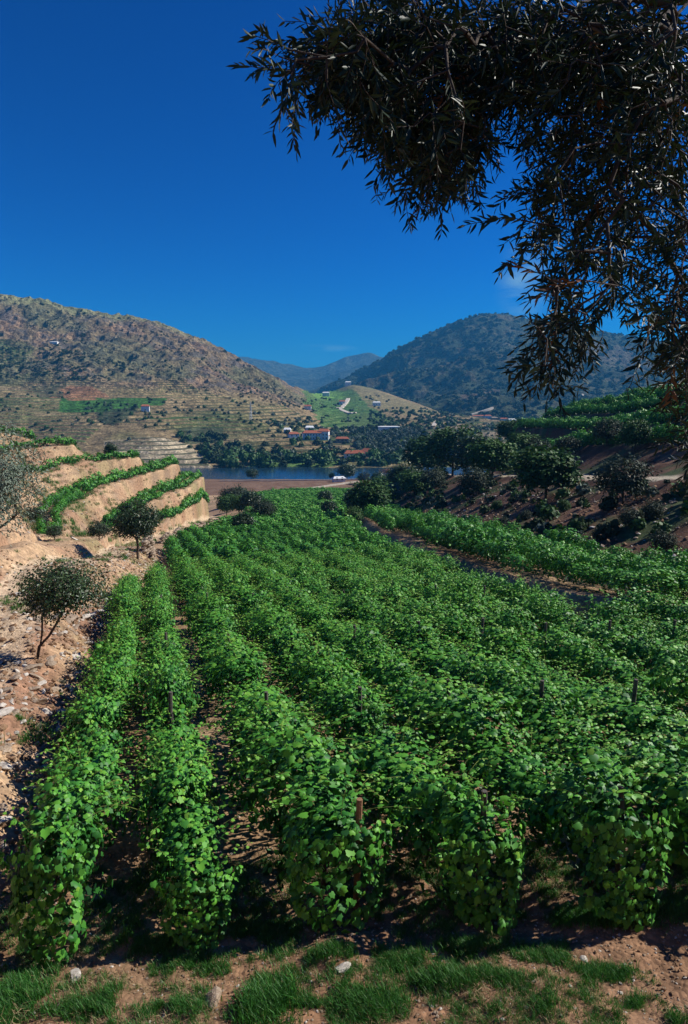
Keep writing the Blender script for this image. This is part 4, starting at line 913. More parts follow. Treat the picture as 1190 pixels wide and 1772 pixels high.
# ------------------------------------------------------------------ olive branch overhead
def overhang():
    K_ = 1.55
    r = np.random.default_rng(77)
    # masses of twigs: (px, row, spread px, spread row, near, far, count)
    blobs = [(470, 110, 26, 34, 1.45, 1.7, 10), (530, 85, 28, 38, 1.5, 2.0, 26), (585, 90, 40, 60, 1.5, 2.2, 60), (640, 140, 50, 80, 1.6, 2.4, 90), (700, 90, 70, 90, 1.6, 2.6, 150),
             (700, 240, 42, 62, 1.6, 2.4, 85), (760, 250, 50, 75, 1.6, 2.5, 110), (760, 330, 42, 34, 1.7, 2.3, 40), (815, 250, 36, 60, 1.7, 2.5, 60), (830, 110, 75, 80, 1.7, 2.7, 150),
             (930, 110, 70, 90, 1.7, 2.7, 150), (1040, 110, 80, 95, 1.7, 2.8, 170), (1140, 130, 70, 110, 1.7, 2.8, 160), (980, 240, 60, 70, 1.7, 2.7, 100), (1080, 260, 75, 80, 1.8, 2.8, 140), (1160, 300, 60, 100, 1.8, 2.8, 120),
             (960, 340, 50, 60, 1.7, 2.5, 62), (1050, 370, 70, 70, 1.8, 2.7, 105), (1150, 420, 60, 80, 1.8, 2.7, 95), (905, 405, 30, 40, 1.6, 2.1, 20), (970, 440, 45, 50, 1.7, 2.4, 42), (1060, 460, 50, 50, 1.8, 2.5, 50),
             (960, 530, 38, 50, 1.6, 2.3, 44), (985, 580, 36, 36, 1.7, 2.2, 26), (935, 610, 24, 45, 1.6, 2.0, 26), (928, 650, 12, 30, 1.6, 1.9, 12), (1165, 520, 50, 60, 1.8, 2.5, 60), (1170, 610, 38, 60, 1.8, 2.5, 56), (1180, 690, 30, 60, 1.8, 2.4, 45),
             (1185, 770, 22, 50, 1.8, 2.3, 22), (1100, 590, 14, 36, 1.5, 1.7, 6), (1130, 560, 30, 30, 1.7, 2.2, 16), (1040, 520, 30, 25, 1.7, 2.2, 14)]
    A = []
    for (px, row, sx, sy, d0, d1, n) in blobs:
        n = int(n*(1.5 if row < 200 else (1.1 if px < 860 else .64))); px = px+(22 if row > 380 and px > 880 else (36 if px < 600 else (12 if px < 720 else 0))); k = r.normal(0, .5, n)*sx+px; q = r.normal(0, .5, n)*sy+row+(14 if px < 630 else (-34 if 200 < row < 360 and px < 820 else -18)); d = r.uniform(d0, d1, n)
        dx, dy, dz = ray(k, q); A.append(np.stack([dx*d, dy*d, dz*d], 1))
    # the crown above the picture
    m = 900; A.append(np.stack([r.uniform(-.5, 5.5, m), r.uniform(.8, 4.2, m), r.uniform(2.0, 4.3, m)], 1)); A[-1] = A[-1][A[-1][:, 2] > 1.25+.62*A[-1][:, 1]]
    m = 260; A.append(np.stack([r.uniform(2.2, 5.5, m), r.uniform(1.0, 3.2, m), r.uniform(.2, 2.5, m)], 1))
    att = np.vstack(A); q_ = to_px(att); att = att[~((q_[1] > -260) & (q_[0] < 680) & (q_[1] < 30) & (q_[0] > -300) & (att[:, 1] > 0))]
    tx, ty, tz = 5.2, 1.4, -1.9
    trunk = [(tx, ty, tz-.3), (tx-.05, ty, tz+.8), (tx-.25, ty+.05, tz+1.8), (tx-.6, ty+.1, tz+2.8), (tx-1.3, ty+.15, tz+3.6), (tx-2.2, ty+.2, tz+4.1), (tx-3.1, ty+.3, tz+4.3)]
    arr, par, leafn = grow(trunk, att, .22, 5, .15)
    wm = wood(arr, par, .0016, 2.35, 'branches', M_bark, 4, .16)
    # leafy twigs at every end
    tA, tB, pos, nr, tip, tint, sz = [], [], [], [], [], [], []
    for i in leafn:
        p = arr[i]; base = arr[par[i]]; d = unit(unit(p-base)*.7 + r.normal(0, .6, 3) + np.array([-.1, .1, -.25]))
        m = r.integers(6, 11); L = .014; red = r.random() < .015
        for j in range(m):
            q = p+d*L; tA.append(p); tB.append(q); p = q; d = unit(d+r.normal(0, .07, 3)+np.array([0, 0, -.05]))
            a_ = r.uniform(0, 6.28)+j*1.57; h = unit(np.cross(d, [0, 0, 1.])); v = np.cross(d, h); s_ = h*math.cos(a_)+v*math.sin(a_)
            for sg in (-1, 1):
                if r.random() < .12: continue
                tp = unit(d*.85+s_*sg*.75+r.normal(0, .15, 3)+np.array([0, 0, -.1])); pos.append(p); tip.append(tp); nr.append(np.cross(tp, r.normal(0, 1, 3))*.8+np.array([0, 0, .35]))
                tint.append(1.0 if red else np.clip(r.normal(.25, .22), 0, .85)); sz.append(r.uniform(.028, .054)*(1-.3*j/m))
    pos = np.array(pos); n = len(pos); st = np.tile(np.array([.19, 1, 1]), (n, 1)); st[:, 0] *= r.uniform(.8, 1.3, n)
    V, Fc, tt = stamp(LANCE, LANCEF, pos, frames(np.array(nr), np.array(tip)), np.array(sz), np.array(tint), st)
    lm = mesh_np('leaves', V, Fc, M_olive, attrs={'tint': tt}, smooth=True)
    tv_, tf_ = tubes(tA, tB, np.full(len(tA), .0011), np.full(len(tA), .0009), 3); tm_ = mesh_np('twigs', tv_, tf_, M_bark)
    t = ob('olive_tree', None, loc=(0, 0, 0)); tag(t, 'old olive tree whose dark leafy branches hang over the top right of the view', 'tree')
    ob('trunk', wm, t); ob('twigs', tm_, t, kind='stuff'); ob('leaves', lm, t, kind='stuff')
    print('overhang leaves', n)
overhang()

# ------------------------------------------------------------------ stones, clods, grass in front
def rock_mesh(seed, mat, flat=1.0, sub=2):
    import bmesh
    bm = bmesh.new(); bmesh.ops.create_icosphere(bm, subdivisions=sub, radius=.5); r = np.random.default_rng(seed)
    pl = [(unit(r.normal(0, 1, 3)), r.uniform(.26, .42)) for _ in range(9)]
    for v in bm.verts:
        p = np.array(v.co)
        for n_, d_ in pl:
            s = p@n_
            if s > d_: p = p-n_*(s-d_)
        p = p*(1+.05*r.normal()); v.co = (p[0]*1.2, p[1], p[2]*flat)
    me = bpy.data.meshes.new('stone'); bm.to_mesh(me); bm.free(); me.materials.append(mat); return me
rocks = [rock_mesh(700+k, M_stone, .55) for k in range(6)]+[rock_mesh(710+k, M_stonew, .5) for k in range(3)]
clods = [rock_mesh(720+k, M_clod, .7, 1) for k in range(4)]+[rock_mesh(730+k, M_stone, .5, 1) for k in range(3)]+[rock_mesh(735, M_stonew, .5, 1)]
for (px, row, s, m, lab) in [(131, 1694, .20, 6, 'white angular stone lying on the soil at the front left'), (594, 1682, .19, 7, 'white rounded stone on the soil in the front middle'),
                             (369, 1733, .24, 2, 'tan block of stone on the soil between grass tufts at the front'), (345, 1638, .10, 1, 'small tan stone at the foot of the second vine row'),
                             (1010, 1662, .10, 8, 'small pale flat stone in the grass at the front right')]:
    x, y, z = on_ground(px, row); o = ob('stone', rocks[m], loc=(x, y, z+s*.12), rot=(.2, .1, px), scale=s); tag(o, lab, 'stone')
# loose stones of the left bank (individuals: the biggest)
cnt = 0; rr = np.random.default_rng(9)
while cnt < 150:
    y = rr.uniform(9, 34) if cnt < 120 else rr.uniform(34, 75); x = XT('EL', y) - abs(rr.normal(0, 1))*2.6 - .2
    if cnt < 120 and x > -.285*y-2.4: continue
    px_, row_, _ = to_px(np.array([x, y, gz(x, y)]))
    if px_ < -20: continue
    s = rr.uniform(.14, .42)*(1+.5*(rr.random() < .2)); k = rr.integers(0, 9)
    o = ob('stone', rocks[k], loc=(x, y, gz(x, y)+s*.08), rot=(rr.normal(0, .25), rr.normal(0, .25), rr.uniform(0, 6)), scale=(s*rr.uniform(.9, 1.5), s, s*.8))
    tag(o, ('pale broken stone lying loose on the rubble of the left bank' if k > 5 else 'brown broken stone lying loose on the rubble of the left bank'), 'stone', 'pale loose stones on the left bank' if k > 5 else 'brown loose stones on the left bank'); cnt += 1
# dry-stone walls that hold up the ledge
def stone_wall(pts_xy, h, th, label, n_per_m2=7):
    r = np.random.default_rng(int(abs(pts_xy[0][0])*10)); me = rocks[1]; tv_ = np.array([v.co[:] for v in me.vertices]); tf_ = np.array([p.vertices[:] for p in me.polygons])
    P = np.array(pts_xy, float); L = np.r_[0, np.cumsum(np.linalg.norm(np.diff(P, axis=0), axis=1))]; n = int(L[-1]*h*n_per_m2); u = r.uniform(0, L[-1], n); v = r.random(n)
    x = np.interp(u, L, P[:, 0]); y = np.interp(u, L, P[:, 1]); d = unit(P[-1]-P[0]); nn = np.array([d[1], -d[0]]); off = r.uniform(-th, th, n)*(1-.4*v)
    x = x+nn[0]*off; y = y+nn[1]*off; hh = h*(.75+.35*vn(u*.5, 0, 7)); z = ground(x, y)-.15+v*hh
    ang = math.atan2(d[1], d[0])+r.normal(0, .25, n); R = np.zeros((n, 3, 3)); R[:, 0, 0] = np.cos(ang); R[:, 0, 1] = -np.sin(ang); R[:, 1, 0] = np.sin(ang); R[:, 1, 1] = np.cos(ang); R[:, 2, 2] = 1
    V, Fc, _ = stamp(tv_, tf_, np.stack([x, y, z], 1), R, r.uniform(.3, .75, n), None, np.tile([1.2, 1, 1.0], (n, 1)))
    o = ob('stone_wall', None, loc=(0, 0, 0)); tag(o, label, 'wall'); ob('stones', mesh_np('stones', V, Fc, M_stone), o, kind='stuff')
xp = lambda y: float(XT('PO', y))
stone_wall([(xp(y)+.7, y) for y in range(84, 128, 4)], 1.5, .35, 'long low dry-stone wall holding up the dirt path beside the far left vines', 9)
stone_wall([(xp(y)+.5, y) for y in (55, 57, 59, 61, 63)], 2.2, .5, 'crumbling yellow stone wall corner where the path bends', 10)
stone_wall([(xp(y)-.2, y) for y in (24, 27, 30, 33, 35)], .7, .4, 'low tumbled stone wall on the left edge behind the small leaning tree', 9)
# small rubble and clods
pts = []; scs = []
def scatter(n, fx, smin, smax):
    y, x = fx(n); z = ground(x, y); s = smin*(smax/smin)**(rng.random(n)**2); pts.append(np.stack([x, y, z+s*.1], 1)); scs.append(s)
scatter(16000, lambda n: (lambda y: (y, np.interp(y, _yt, _XT[names.index('EL')])-np.abs(rng.normal(0, 2.6, n))+.2))(rng.uniform(8, 75, n)), .03, .26)
scatter(26000, lambda n: (rng.uniform(6.0, 10, n), rng.uniform(-5.5, 6.3, n)), .008, .055)
scatter(7000, lambda n: (lambda y: (y, rng.uniform(-.4, .5, n)*y))(rng.uniform(9, 26, n)), .02, .10)
scatter(3500, lambda n: (lambda y: (y, np.interp(y, _yt, _XT[names.index('BS')])+rng.uniform(0, 12, n)))(rng.uniform(28, 120, n)), .08, .5)
scatter(7000, lambda n: (lambda y: (y, rng.uniform(-60, -24, n)))(rng.uniform(50, 125, n)), .08, .45)
pts = np.vstack(pts); scs = np.concatenate(scs); n = len(pts)
inst('rubble', pts, np.stack([rng.normal(0, .3, n), rng.normal(0, .3, n), rng.uniform(0, 6, n)], 1), scs, rng.integers(0, 8, n), clods, kind='stuff', label='small stones and clods strewn over the bare soil', category='rubble')
def tuft(seed, n, h, spread, mat, lean=.5, wd=.006):
    r = np.random.default_rng(seed); V = []; Fc = []; tt = []
    for k in range(n):
        b = np.array([r.normal(0, spread), r.normal(0, spread), -.01]); a_ = r.uniform(0, 6.28); hh = h*r.uniform(.5, 1.15); ln = lean*r.uniform(.2, 1)*hh
        d = np.array([math.cos(a_), math.sin(a_), 0]); s = np.array([-d[1], d[0], 0])*wd*r.uniform(.7, 1.3); o_ = len(V)
        p1 = b+d*ln*.25+np.array([0, 0, hh*.55]); p2 = b+d*ln+np.array([0, 0, hh])
        V += [b-s, b+s, p1-s*.8, p1+s*.8, p2]; Fc += [(o_, o_+1, o_+3), (o_, o_+3, o_+2), (o_+2, o_+3, o_+4)]; tv_ = np.clip(r.normal(.42, .2), 0, .95); tt += [tv_]*5
    return mesh_np('tuft', np.array(V), np.array(Fc), mat, attrs={'tint': tt})
tufts = [tuft(800+k, 55, .12, .05, M_grass, .8, .0032) for k in range(5)]+[tuft(810+k, 22, .07, .06, M_straw, 2.2, .003) for k in range(3)]
gp = []; gs = []; gi_ = []
def add_grass(x, y, s, straw=.08):
    m_ = fbm(x, y, .28, 3, 71) > -.35; x = x[m_]; y = y[m_]; s = np.asarray(s)[m_]*(.75+.6*rng.random(m_.sum())**2); gp.append(np.stack([x, y, ground(x, y)], 1)); gs.append(s); n = len(x); gi_.append(np.where(rng.random(n) < straw, 5+rng.integers(0, 3, n), rng.integers(0, 5, n)))
for (px, row, w_, h_, n, s) in [(450, 1735, 55, 30, 230, 1.35), (20, 1740, 36, 34, 150, 1.2), (330, 1680, 90, 22, 130, .8), (640, 1745, 60, 24, 200, 1.0), (770, 1700, 60, 18, 190, .95), (690, 1665, 50, 16, 110, .8),
                               (470, 1615, 80, 14, 200, .85), (790, 1645, 80, 16, 200, .8), (1040, 1590, 70, 14, 260, 1.15), (950, 1660, 50, 14, 130, .75), (860, 1690, 70, 20, 140, .75), (1050, 1690, 50, 14, 110, .7), (1150, 1570, 40, 24, 120, 1.0),
                               (260, 1640, 60, 20, 140, .8), (150, 1750, 60, 18, 130, .8), (560, 1650, 60, 16, 110, .75), (1100, 1740, 40, 16, 60, .7), (930, 1740, 30, 16, 40, .6), (300, 1745, 60, 16, 110, .8), (80, 1690, 60, 16, 60, .6), (560, 1735, 40, 14, 60, .7)]:
    q = [on_ground(px+w_*.5*a_, row+h_*.5*b_) for a_, b_ in ((0, 0), (1, 0), (0, 1))]
    ax = abs(q[1][0]-q[0][0]); ay = abs(q[2][1]-q[0][1])
    x = q[0][0]+rng.normal(0, 1, n)*ax; y = q[0][1]+rng.normal(0, 1, n)*ay; y = np.clip(y, 5.8, 12); add_grass(x, y, s*rng.uniform(.6, 1.1, n))
y = rng.uniform(5.9, 9.6, 11000); x = rng.uniform(-5, 6, 11000); k_ = fbm(x, y, 1.1, 3, 66) > -.25; add_grass(x[k_], y[k_], rng.uniform(.35, .95, k_.sum()), .5)
y = rng.uniform(9, 22, 1800); x = rng.uniform(-.45, .55, 1800)*y; k_ = fbm(x, y, 2.1, 3, 67) > .2; add_grass(x[k_], y[k_], rng.uniform(.5, 1.3, k_.sum()), .45)
y = rng.uniform(12, 60, 2500); x = np.interp(y, _yt, _XT[names.index('EL')])-np.abs(rng.normal(0, 3, 2500)); k_ = fbm(x, y, 3, 3, 68) > .15; add_grass(x[k_], y[k_], rng.uniform(.8, 2.2, k_.sum()), .35)
gp = np.vstack(gp); gs = np.concatenate(gs); gi_ = np.concatenate(gi_); n = len(gp)
inst('grass', gp, np.stack([rng.normal(0, .1, n), rng.normal(0, .1, n), rng.uniform(0, 6, n)], 1), gs, gi_, tufts, kind='stuff', label='short green and straw-coloured grass growing on the soil', category='grass')

# dry tufts and weeds on the terrace banks, low scrub on the shaded slope
y = rng.uniform(60, 130, 9000); x = rng.uniform(-62, -23, 9000); k_ = fbm(x, y, 2.5, 3, 69) > -.1; x = x[k_]; y = y[k_]; n = len(x)
inst('dry_grass', np.stack([x, y, ground(x, y)], 1), np.stack([0*x, 0*x, rng.uniform(0, 6, n)], 1), rng.uniform(2.0, 5.5, n), np.where(rng.random(n) < .72, 5+rng.integers(0, 3, n), rng.integers(0, 5, n)), tufts,
     kind='stuff', label='dry grass and weeds on the banks of the left terraces', category='dry grass')
# ------------------------------------------------------------------ houses and tracks across the river
def boxm(name, sx, sy, sz, mat, z0=0, cx=0, cy=0):
    V = [(cx+a_*sx/2, cy+b_*sy/2, z0+c_*sz) for c_ in (0, 1) for b_ in (-1, 1) for a_ in (-1, 1)]
    return mesh_py(name, V, [(0, 2, 3, 1), (4, 5, 7, 6), (0, 1, 5, 4), (2, 6, 7, 3), (0, 4, 6, 2), (1, 3, 7, 5)], mat)
def roofm(sx, sy, z0, h, mat, ov=.5, hip=.0, cx=0, cy=0):
    a_, b_ = sx/2+ov, sy/2+ov; e_ = a_*(1-hip)
    V = [(cx-a_, cy-b_, z0), (cx+a_, cy-b_, z0), (cx+a_, cy+b_, z0), (cx-a_, cy+b_, z0), (cx-e_, cy, z0+h), (cx+e_, cy, z0+h), (cx-a_, cy-b_, z0-.3), (cx+a_, cy-b_, z0-.3), (cx+a_, cy+b_, z0-.3), (cx-a_, cy+b_, z0-.3)]
    return mesh_py('roof', V, [(0, 1, 5, 4), (2, 3, 4, 5), (1, 2, 5), (3, 0, 4), (0, 6, 7, 1), (1, 7, 8, 2), (2, 8, 9, 3), (3, 9, 6, 0), (6, 9, 8, 7)], mat)
def house(G, px, row, w, d, h, label, roof='tile', nwin=3, floors=1, rz=0.0, roofh=1.6, wings=(), hip=.3, name='farmhouse', wall=None):
    p = sheet_z(G, px, row) if G is not None else np.array(on_ground(px, row)); t = ob(name, None, loc=p+np.array([0, 0, -.4]), rot=(0, 0, rz)); tag(t, label, 'house')
    wall = wall or M_white
    def block(cx, cy, w, d, h, fl, nw):
        ob('wall', boxm('wall', w, d, h+2.0, wall, -2.0+.4, cx, cy), t)
        ob('roof', roofm(w, d, h+.4, roofh, M_tile if roof == 'tile' else wall, .4, hip, cx, cy), t)
        for f in range(fl):
            for k in range(nw):
                x = cx+(-.5+(k+.5)/nw)*w*.9; ob('window', boxm('window', .9, .12, 1.3, M_dark, .4+f*3.0+1.0, x, cy-d/2-.03), t)
    block(0, 0, w, d, h, floors, nwin)
    for wg in wings: block(*wg)
    return t
house(G1, 540, 761, 16, 9, 6.2, 'long white two-storey farmhouse with red roof on the far river bank', nwin=6, floors=2, rz=.15, wings=[(11.5, 1, 7, 7, 3.6, 1, 2)], roofh=2.0)
house(G1, 560, 761, 9, 9, 7.5, 'square white house with red roof, right of the long farmhouse', nwin=3, floors=2, rz=-.1, roofh=2.0, wings=[(-7, -2, 6, 6, 3.4, 1, 2)])
house(G1, 508, 757, 9, 6, 3.0, 'small red-roofed outbuilding left of the long white farmhouse', nwin=2, rz=.3)
house(G1, 536, 745, 8, 6, 3.0, 'small white shed above the long white farmhouse', roof='white', nwin=1, rz=.1)
house(G1, 496, 749, 6, 5, 3.0, 'tiny white shed on the slope left of the farmhouses', roof='white', nwin=1)
house(G1, 612, 791, 15, 6, 3.0, 'low red-roofed barn near the river, left one', nwin=5, rz=.1, roofh=2.2)
house(G1, 637, 789, 10, 6, 3.4, 'low red-roofed barn near the river, right one', nwin=3, rz=-.25, roofh=2.4)
house(G1, 592, 765, 11, 6, 3.0, 'dull red-roofed house right of the farmhouses', nwin=3, wall=M_stone)
house(G1, 674, 745, 22, 6, 4.2, 'long plain white building above the olive grove', roof='white', nwin=0, roofh=.6)
house(G1, 252, 712, 7.5, 6, 5.2, 'white hut with red roof alone on the terraced hillside', nwin=1, rz=.2)
house(G1, 95, 597, 11, 5, 4.2, 'tiny white house high up on the left hill', roof='white', nwin=2, rz=-.1, roofh=.8)
house(G1, 604, 667, 13, 8, 7, 'small white chapel on top of the low middle hill', roof='white', nwin=1, name='chapel')
house(G1, 653, 702, 13, 8, 5, 'white house on the right flank of the low middle hill', roof='white', nwin=3)
house(G1, 562, 684, 13, 7, 5, 'white house in the green valley left of the middle hill', roof='white', nwin=3)
house(G1, 590, 699, 10, 7, 4, 'small red-roofed house beside the winding white road', nwin=2)
house(G1, 532, 708, 9, 6, 4, 'small red-roofed house at the foot of the rocky ridge', nwin=2)
house(G2, 828, 725, 20, 8, 5, 'long red-roofed house at the foot of the mountain, left end of the hamlet', nwin=4)
house(G2, 843, 725, 11, 8, 5, 'short red-roofed house next to the long one in the hamlet', nwin=2)
house(G2, 872, 730, 13, 8, 5, 'red-roofed house in the middle of the hamlet', nwin=3)
house(G2, 885, 732, 12, 8, 5, 'white house at the right end of the hamlet', roof='white', nwin=3)
house(G2, 856, 728, 10, 7, 4, 'grey-roofed small house between the red roofs of the hamlet', roof='white', nwin=2, wall=M_stone)
house(None, 586, 834, 6, 3, 1.8, 'low white hut on the river bank at the end of the white wall', roof='white', nwin=2, rz=.3, name='hut', roofh=.9)
def ribbon(name, pix, G, width, mat, lift=.35, **props):
    P = [np.array(sheet_z(G, a_, b_)) if G is not None else np.array(on_ground(a_, b_)) for a_, b_ in pix]; P = np.array(P, float)
    n = (len(P)-1)*6+1; t = np.linspace(0, len(P)-1, n); Q = np.stack([np.interp(t, np.arange(len(P)), P[:, i]) for i in range(3)], 1)
    for _ in range(3): Q[1:-1] = (Q[:-2]+2*Q[1:-1]+Q[2:])/4
    T = np.gradient(Q, axis=0); T[:, 2] = 0; T = unit(T); Nn = np.stack([-T[:, 1], T[:, 0], 0*T[:, 0]], 1)*width/2
    V = np.vstack([Q+Nn+[0, 0, lift], Q-Nn+[0, 0, lift], Q+Nn*1.3-[0, 0, 2.5], Q-Nn*1.3-[0, 0, 2.5]]); Fc = []
    for k in range(n-1):
        Fc += [(k, k+1, n+k+1, n+k), (2*n+k, 2*n+k+1, k+1, k), (n+k, n+k+1, 3*n+k+1, 3*n+k)]
    return ob(name, mesh_py(name, V, Fc, mat), **props)
ribbon('road', [(583, 706), (590, 706), (600, 696), (604, 690)], G1, 6, M_track, 1.2, kind='structure')
ribbon('road', [(583, 706), (592, 711), (606, 716), (612, 714)], G1, 7, M_track, 1.2, kind='structure')
ribbon('road', [(748, 738), (752, 730), (760, 727)], G1, 4, M_track, 1.0, kind='structure')
ribbon('road', [(816, 720), (828, 714), (842, 710), (852, 706)], G2, 3.5, M_track, 2.2, kind='structure')
ribbon('road', [(985, 702), (1002, 698), (1012, 690), (1008, 684)], G2, 3.5, M_track, 2.2, kind='structure')
ribbon('road', [(874, 692), (880, 688)], G2, 3, M_track, 2.0, kind='structure')
# pale low wall between field and bare strip
wl_ = [at(400, 872, 275), at(440, 863, 286), at(500, 855, 302), (at(560, 846, 318)), at(600, 838, 330), at(650, 829, 345)]
def low_wall(pts3, h, w, mat, name, label, cat):
    P = np.array(pts3, float); n = (len(P)-1)*10+1; t = np.linspace(0, len(P)-1, n); Q = np.stack([np.interp(t, np.arange(len(P)), P[:, i]) for i in range(3)], 1)
    Q[:, 2] = ground(Q[:, 0], Q[:, 1]); T = unit(np.gradient(Q, axis=0)); Nn = np.stack([-T[:, 1], T[:, 0], 0*T[:, 0]], 1)*w/2
    V = np.vstack([Q+Nn-[0, 0, .4], Q-Nn-[0, 0, .4], Q+Nn+[0, 0, h], Q-Nn+[0, 0, h]]); Fc = []
    for k in range(n-1): Fc += [(k, k+1, 2*n+k+1, 2*n+k), (n+k+1, n+k, 3*n+k, 3*n+k+1), (2*n+k, 2*n+k+1, 3*n+k+1, 3*n+k)]
    o = ob(name, mesh_py(name, V, Fc, mat)); tag(o, label, cat); return o
low_wall(wl_, .75, .6, M_track, 'low_wall', 'long low pale wall between the far vineyard and the bare brown strip', 'wall')
low_wall([at(380, 843, 338), at(470, 839, 340), at(560, 836.5, 343), at(625, 833, 346)], .5, .5, M_track, 'low_wall', 'thin grey kerb wall along the river edge', 'wall')
# pylon
def pylon():
    p = sheet_z(G1, 434, 727); t = ob('pylon', None, loc=p); tag(t, 'slim grey power pylon on the terraced slope', 'pylon'); H = 17.0; A = []; B = []
    for k in range(6):
        z0, z1 = H*k/6, H*(k+1)/6; r0, r1 = 1.1*(1-k/6.6), 1.1*(1-(k+1)/6.6)
        for s in ((1, 1), (1, -1), (-1, -1), (-1, 1)):
            A.append((s[0]*r0, s[1]*r0, z0)); B.append((s[0]*r1, s[1]*r1, z1)); A.append((s[0]*r0, s[1]*r0, z0)); B.append((-s[1]*r1, s[0]*r1, z1))
    V, Fc = tubes(A, B, np.full(len(A), .13), np.full(len(A), .13), 4); ob('mast', mesh_np('mast', V, Fc, M_grey_metal), t)
    for z in (12, 14.5):
        V, Fc = tubes([(-2.6, 0, z)], [(2.6, 0, z)], [.12], [.12], 4); ob('crossarm', mesh_np('crossarm', V, Fc, M_grey_metal), t)
M_grey_metal = rough_mat('galvanised', (.4, .42, .45), (.5, .52, .55), 2, 0, .5)
pylon()

# ------------------------------------------------------------------ trees and scrub across the river
def bushm(seed, n, mat, aspect=.75):
    r = np.random.default_rng(seed); d = unit(r.normal(0, 1, (n, 3))); d[:, 2] = np.abs(d[:, 2])*1.0-.15; lump = 1+.3*vn(d[:, 0]*2+seed, d[:, 1]*2+d[:, 2], seed)
    pos = d*lump[:, None]*np.array([.5, .5, .5*aspect*1.3])*r.uniform(.7, 1, (n, 1))+np.array([0, 0, .28])
    V, Fc, tt = stamp(LEAF2V, LEAF2F, pos, frames(d+r.normal(0, .4, (n, 3)), r.normal(0, 1, (n, 3))), r.uniform(.16, .30, n), np.clip(.35+.3*d[:, 2]+r.normal(0, .15, n), 0, 1))
    return mesh_np('far_tree', V, Fc, mat, attrs={'tint': tt}, smooth=True)
fb = [bushm(900+k, 110, M_scrub) for k in range(4)]+[bushm(910+k, 110, M_bush, 1.1) for k in range(3)]+[bushm(920+k, 90, M_grey, .8) for k in range(2)]
Gf = G1.reshape(-1, 3); gpx, grow_, _ = to_px(Gf); r9 = np.random.default_rng(44)
ix = np.arange(len(Gf)); T1 = np.repeat(np.arange(G1.shape[0])[:, None], G1.shape[1], 1).ravel()
facing = T1 < G1.shape[0]-12
def pick_far(poly, n, sz, kindset, jitter=True):
    m = facing & inpoly(gpx, grow_, poly); k = np.where(m)[0]
    if n > 300: k = k[fbm(Gf[k, 0], Gf[k, 1], 38, 3, 97)+.5*fbm(Gf[k, 0], Gf[k, 1], 9, 2, 98) > .12]
    # weight by area on screen
    if len(k) == 0: return []
    k = r9.choice(k, min(n, len(k)), replace=False); return [(Gf[i], r9.uniform(*sz), kindset[r9.integers(0, len(kindset))]) for i in k]
belt = []
belt += pick_far([(350, 785), (440, 790), (560, 795), (700, 792), (700, 808), (350, 812)], 90, (5, 10), [0, 1, 4, 5, 6])
belt += pick_far([(400, 776), (520, 765), (620, 765), (660, 790), (420, 796)], 60, (4, 7.5), [0, 2, 4, 5, 7])
belt += pick_far([(300, 755), (400, 755), (430, 785), (360, 800), (340, 785)], 46, (4, 8), [0, 1, 2, 3, 5])
belt += pick_far([(480, 735), (640, 745), (660, 768), (560, 770), (470, 760)], 60, (3.5, 6), [0, 5, 7])
belt += pick_far([(440, 715), (560, 725), (560, 745), (440, 735)], 34, (3, 5), [1, 5, 7])
belt = belt[:290]; belt.sort(key=lambda b: float(to_px(b[0])[0])); seen = {}
for p, s, k in belt:
    o = ob('tree', fb[k], loc=p-np.array([0, 0, .1*s]), rot=(0, 0, r9.uniform(0, 6)), scale=(s, s, s*r9.uniform(.8, 1.15)))
    kk = 0 if k < 4 else (1 if k < 7 else 2)
    rw_ = float(to_px(p)[1]); zone = 'by the far river bank' if rw_ > 786 else ('around the farmhouses' if rw_ > 752 else 'above the white farmhouses')
    if float(to_px(p)[0]) < 430: zone = 'in the riverside thicket left of the farmhouses'
    kn = ('dark rounded tree', 'green rounded tree', 'grey olive tree')[kk]; seen[(kn, zone)] = seen.get((kn, zone), 0)+1
    tag(o, '%s %s, %s such from left' % (kn, zone, ordinal(seen[(kn, zone)])), 'tree', ('dark', 'green', 'grey')[kk]+' trees across the river')
sc_ = []
sc_ += pick_far([(-320, 560), (0, 520), (300, 575), (540, 690), (540, 712), (300, 665), (0, 655), (-320, 655)], 1300, (1.2, 3.4), [0, 1, 2, 3])
sc_ += pick_far([(0, 600), (180, 610), (260, 655), (160, 660), (0, 655)], 120, (2.5, 5), [0, 1, 2, 3])
sc_ += pick_far([(-320, 660), (540, 700), (640, 745), (600, 790), (300, 760), (-320, 790)], 380, (2, 4), [0, 1, 4, 7])
sc_ += pick_far([(520, 690), (640, 680), (790, 715), (900, 750), (900, 790), (640, 790), (560, 745)], 420, (2.5, 5), [0, 1, 5, 7])
sc_ += pick_far([(640, 712), (770, 712), (800, 735), (740, 745), (640, 735)], 160, (3, 6), [0, 5])
# the olive grove in rows
for v in np.linspace(0, 1, 13):
    for u in np.linspace(0, 1, 34):
        row = 742+v*40; px = 605+u*128+(v*20)
        if row > 784 or px > 738+4*v: continue
        p = sheet_z(G1[60:190], px+r9.normal(0, .8), row); sc_.append((p, r9.uniform(3.6, 5.0), 0 if r9.random() < .6 else 7))
P_ = np.array([s[0] for s in sc_]); s_ = np.array([s[1] for s in sc_]); k_ = np.array([s[2] for s in sc_])
P_[:, 2] -= .12*s_
inst('scrub', P_, np.stack([0*s_, 0*s_, r9.uniform(0, 6, len(s_))], 1), s_, k_, fb, kind='stuff', label='dark scrub bushes and olives dotted over the far hillside', category='scrub')
